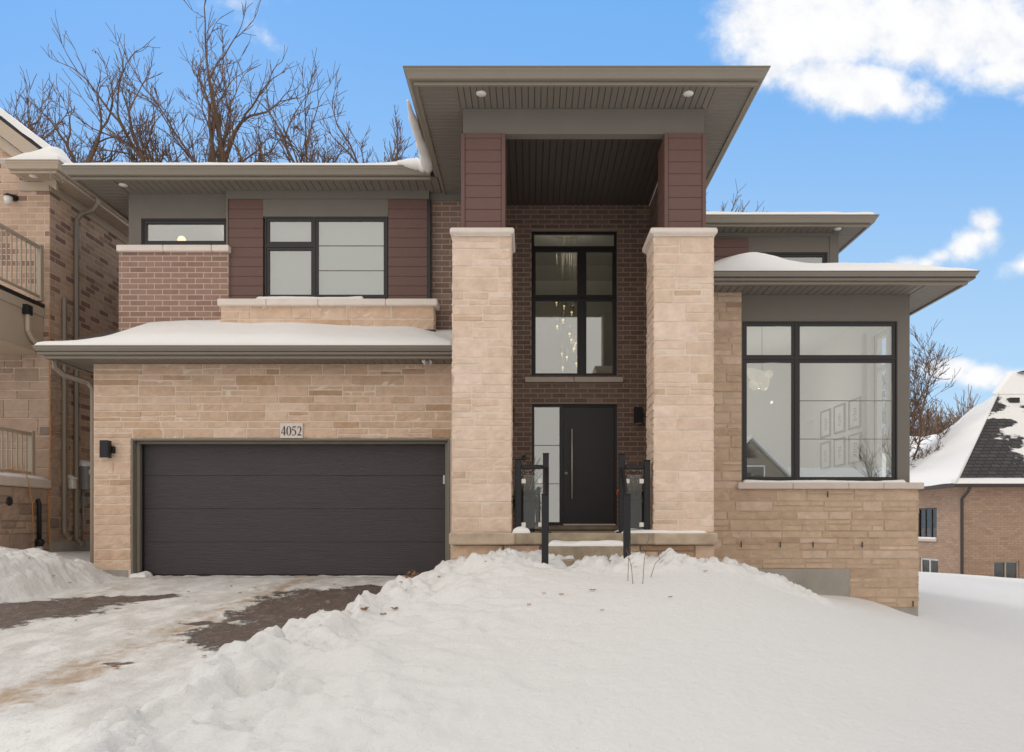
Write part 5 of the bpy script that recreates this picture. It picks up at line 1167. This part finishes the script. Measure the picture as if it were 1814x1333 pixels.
def f(b):   # snow-covered left slope, curving up to the hip
    n = 16; m_ = 14; vs = []; fs = []
    top = [(B_[0], B_[1], B_[2]+.06), (19.35, 32.2, 5.85), (19.2, 33.5, 5.25), (19.4, 35, 4.98), (20.2, 38, 5.2), (20.8, 42, 5.7)]
    for i in range(n+1):
        t = i/n; q = t*(len(top)-1); k = min(int(q), len(top)-2); u = q-k; T = Vector(top[k]).lerp(Vector(top[k+1]), u); Bm = Vector((15.22, 26.5+16.5*t**1.1, RG+.05))
        for j in range(m_+1):
            v = j/m_; p = Bm.lerp(T, v); p.z += (.05+.09*min(1, t*5))*math.sin(min(1, v*6)*math.pi/2)*(1-.8*max(0, v-.8)*5*(t < .15))-.10*math.sin(v*math.pi)+.02*math.sin(i*1.9+j*1.3); vs.append(p)
    for i in range(n):
        for j in range(m_): a = i*(m_+1)+j; fs.append((a, a+m_+1, a+m_+2, a+1))
    b.add(vs, fs, 'roof_snow', True)
    b.tube([Vector(A_)+Vector((.0, 0, .0)), Vector(B_)+Vector((-.03, 0, .0))], [.05, .05], 'roof_snow', 8)
P('snow_slope', rf, f, kind='stuff', label='smooth snow covering the left slope')
P('ridge', rf, lambda b: (b.prism([(19.5, 30.95, 6.28), (21.0, 32.2, 7.4), (27, 32.2, 7.6), (27, 31, 6.3)], (0, .3, .1), 'roof_snow'), b.prism([(21.2, 32.0, 7.45), (22.6, 32, 7.5), (22.6, 32, 7.75)], (0, .3, 0), 'shingle'), b.bbox(19.75, 20.15, 30.45, 30.7, 5.85, 6.05, 'black')))
P('gutter', rf, lambda b: sweep(b, [(15.25, 43), (15.25, 26.55), (27, 26.55)], GUT, 'brown_metal', RG-.10))
def f(b): rect_pipe(b, [(15.75, 26.5, RG-.08), (15.73, 26.6, RG-.25), (15.70, 26.92, RG-.5), (15.70, 26.92, -1.3)], 'brown_metal', .06)
P('downspout', rb, f)
snow_cap('roof_snow', 15.2, 27, 26.44, 26.78, lambda x, y: 0*x+RG+.03+np.clip(y-26.6, 0, 2)*.9, .06, 'snow lip along the front gutter of the right neighbour', 60, 8, 28, 'LF', .12)
snow_cap('sill_snow', RX-.06, RX+.04, w1[0]-.02, w1[1]+.02, lambda x, y: 0*x+w1[2]-.002, .07, 'snow on the sill of the right neighbour window', 8, 20, 29, 'LFRB', .04)
# ================================================================== TREES
def tree(name, x, y, z0, h_fork, H_, seed, label, group, limbs=7, spread=.8, bark='bark', leaves=120, r0=.30, depth=5, up=.5, lat=4, thin=.012):
    e = empty(name, (x, y, z0), label, 'tree', group); r = random.Random(seed); tr = MB(); cr = MB(); ends = []
    def limb(p, d, L, rad, lev):
        n = (9, 9, 7, 5, 4, 3)[min(lev, 5)]; pts = [p.copy()]; q = p.copy(); dd = d.copy(); er = max(thin*.7, rad*.52); rs = [rad]
        for i in range(n):
            w = .12 if lev < 3 else .17
            dd = (dd+Vector((r.gauss(0, w), r.gauss(0, w), r.gauss(0, w)*.7+up*.09))).normalized(); q = q+dd*(L/n); pts.append(q.copy()); rs.append(rad+(er-rad)*(i+1)/n)
        cr.tube(pts, rs, bark, (7, 7, 6, 4, 3, 3)[min(lev, 5)], cap=False)
        if lev >= depth: ends.append(q.copy()); return
        kids = [(1.0, .55, .30) for _ in range(2)]+[(r.uniform(.25, .92), r.uniform(.34, .52), r.uniform(.55, 1.0)) for _ in range(lat if lev < 3 else lat-1)]
        for (t, lr, ang) in kids:
            i = min(n-1, int(t*n)); u = t*n-i; b0 = pts[i].lerp(pts[i+1], min(1, u)); rb_ = rs[i]*(1-min(1, u))+rs[i+1]*min(1, u)
            ax = (pts[i+1]-pts[i]).normalized(); s = ax.orthogonal().normalized(); s = Matrix.Rotation(r.uniform(0, 6.28), 3, ax) @ s; a_ = ang*r.uniform(.7, 1.3)
            nd = (ax*math.cos(a_)+s*math.sin(a_)+Vector((0, 0, .16))).normalized(); limb(b0, nd, L*lr*r.uniform(.85, 1.3), max(thin, rb_*(.9 if t == 1.0 else .55)), lev+1)
    tp = Vector((x, y, z0)); tops = [tp+Vector((0, 0, h_fork*.5)), tp+Vector((r.uniform(-.3, .3), 0, h_fork))]
    tr.tube([tp-Vector((0, 0, .6)), tp+Vector((0, 0, .8))]+tops, [r0*1.5, r0*1.1, r0, r0*.85], bark, 10, cap=False); tr.build('trunk', e)
    for k in range(limbs):
        a = 2*math.pi*(k+r.uniform(-.25, .25))/limbs; s = spread*r.uniform(.35, 1.1); d = Vector((math.cos(a)*s, math.sin(a)*s*.7, 1)).normalized()
        limb(tops[1]-Vector((0, 0, r.uniform(0, h_fork*.2))), d, (H_-h_fork)*.42*r.uniform(.85, 1.1), r0*r.uniform(.38, .6), 1)
    cr.build('crown', e)
    if leaves and ends:
        lf = MB(); zm = max(q.z for q in ends)
        for k in range(leaves):
            c0 = r.choice(ends)
            for _ in range(r.choice((1, 1, 2, 3))):
                c = c0+Vector((r.gauss(0, .08), r.gauss(0, .08), r.gauss(0, .08))); u = Vector((r.uniform(-1, 1), r.uniform(-1, 1), r.uniform(-1, 1))).normalized()*r.uniform(.035, .08); w = u.orthogonal().normalized()*.035
                lf.add([c-u, c+w, c+u, c-w], [(0, 1, 2, 3)], 'leaf')
        lf.build('leaves', e, kind='stuff')
    return e
G1 = 'bare oak trees behind the house'
tree('oak_tree', X(385, 28), 28, 0, 9.0, 19.3, 5, 'tallest bare oak behind the roof, centre of the left trees', G1, 9, .85, r0=.46, leaves=150)
tree('oak_tree', X(170, 27), 27, 0, 8.6, 17.6, 8, 'bare oak with leaning limbs above the left end of the roof', G1, 9, .85, r0=.36, leaves=120)
tree('oak_tree', X(620, 28), 28, 0, 9.0, 18.0, 16, 'bare oak just left of the portico roof', G1, 9, .68, r0=.34, leaves=100)
tree('oak_tree', X(25, 30), 30, 0, 9.0, 18.4, 23, 'bare oak partly cut off at the left edge above the gable', G1, 8, .5, r0=.28, leaves=80)
tree('oak_tree', X(1240, 30), 30, 0, 7.5, 15.3, 33, 'small bare tree top peeping between portico and right roof', G1, 5, .55, r0=.15, leaves=30)
tree('oak_tree', X(1585, 33), 33, -1, 3.5, 10.6, 37, 'bare tree reaching out behind the large window corner', G1, 5, .7, r0=.14, leaves=50)
for (px, sd_, hh, lab) in ((1640, 41, 11.0, 'twiggy bare shrub tree beside the large window wall'), (1688, 42, 11.2, 'middle twiggy bare tree behind the snowy hipped roof'), (1722, 43, 10.4, 'right-hand twiggy bare tree behind the snowy hipped roof'), (1665, 44, 10.8, 'low twiggy bare tree in the gap above the flat snow roof')):
    tree('bare_tree', X(px, 48), 48, -1, 1.5, hh, sd_, lab, 'twiggy bare trees behind the right neighbour', 12, .55, 'bark_far', 0, .16, 4, .9, 5, .022)

# ================================================================== HOUSE ACROSS THE STREET (the photograph shows it mirrored in the front window)
oh = empty('brick_house', (15.5, -28, -1.2), 'dark brick gabled house across the street, mirrored in the large front window', 'house')
M['o_brick'] = mat('dark_house_brick', (.16, .12, .10), .9, var=.2, vscale=3)
P('wall', oh, lambda b: (b.box(11.5, 19.5, -36, -28, -1.2, 3.0, 'o_brick'), b.prism([(11.8, -28.0, 3.0), (19.2, -28.0, 3.0), (15.5, -28.0, 6.6)], (0, -8, 0), 'o_brick'), b.box(19.5, 30, -37, -30, -1.2, 2.6, 'o_brick')))
P('roof', oh, lambda b: (b.prism([(11.2, -27.6, 2.6), (15.5, -27.6, 6.9), (15.5, -27.6, 7.1), (10.9, -27.6, 2.6)], (0, -9, 0), 'roof_snow'), b.prism([(19.8, -27.6, 2.6), (15.5, -27.6, 6.9), (15.5, -27.6, 7.1), (20.1, -27.6, 2.6)], (0, -9, 0), 'roof_snow'), b.prism([(19.5, -29.6, 2.5), (30.5, -29.6, 2.5), (30.5, -33.5, 5.0), (19.5, -33.5, 5.0)], (0, 0, .25), 'roof_snow')))
for (xa_, xc_, za_, zc_) in ((12.6, 14.6, 0, 1.8), (16.4, 18.4, 0, 1.8), (14.6, 16.4, 3.6, 4.9)):
    P('window', oh, lambda b: (b.box(xa_, xc_, -28, -27.95, za_, zc_, 'black'), b.box(xa_-.08, xa_, -28, -27.93, za_-.08, zc_+.08, 'white'), b.box(xc_, xc_+.08, -28, -27.93, za_-.08, zc_+.08, 'white'), b.box(xa_, xc_, -28, -27.93, zc_, zc_+.08, 'white')))
tree('oak_tree', 24, -24, -1.3, 2.6, 9.5, 61, 'bare tree added across the street to fill out the window reflection', None, 6, .8, r0=.22, leaves=0, depth=4)  # unseen tree, added only to fill out the reflection in the front window
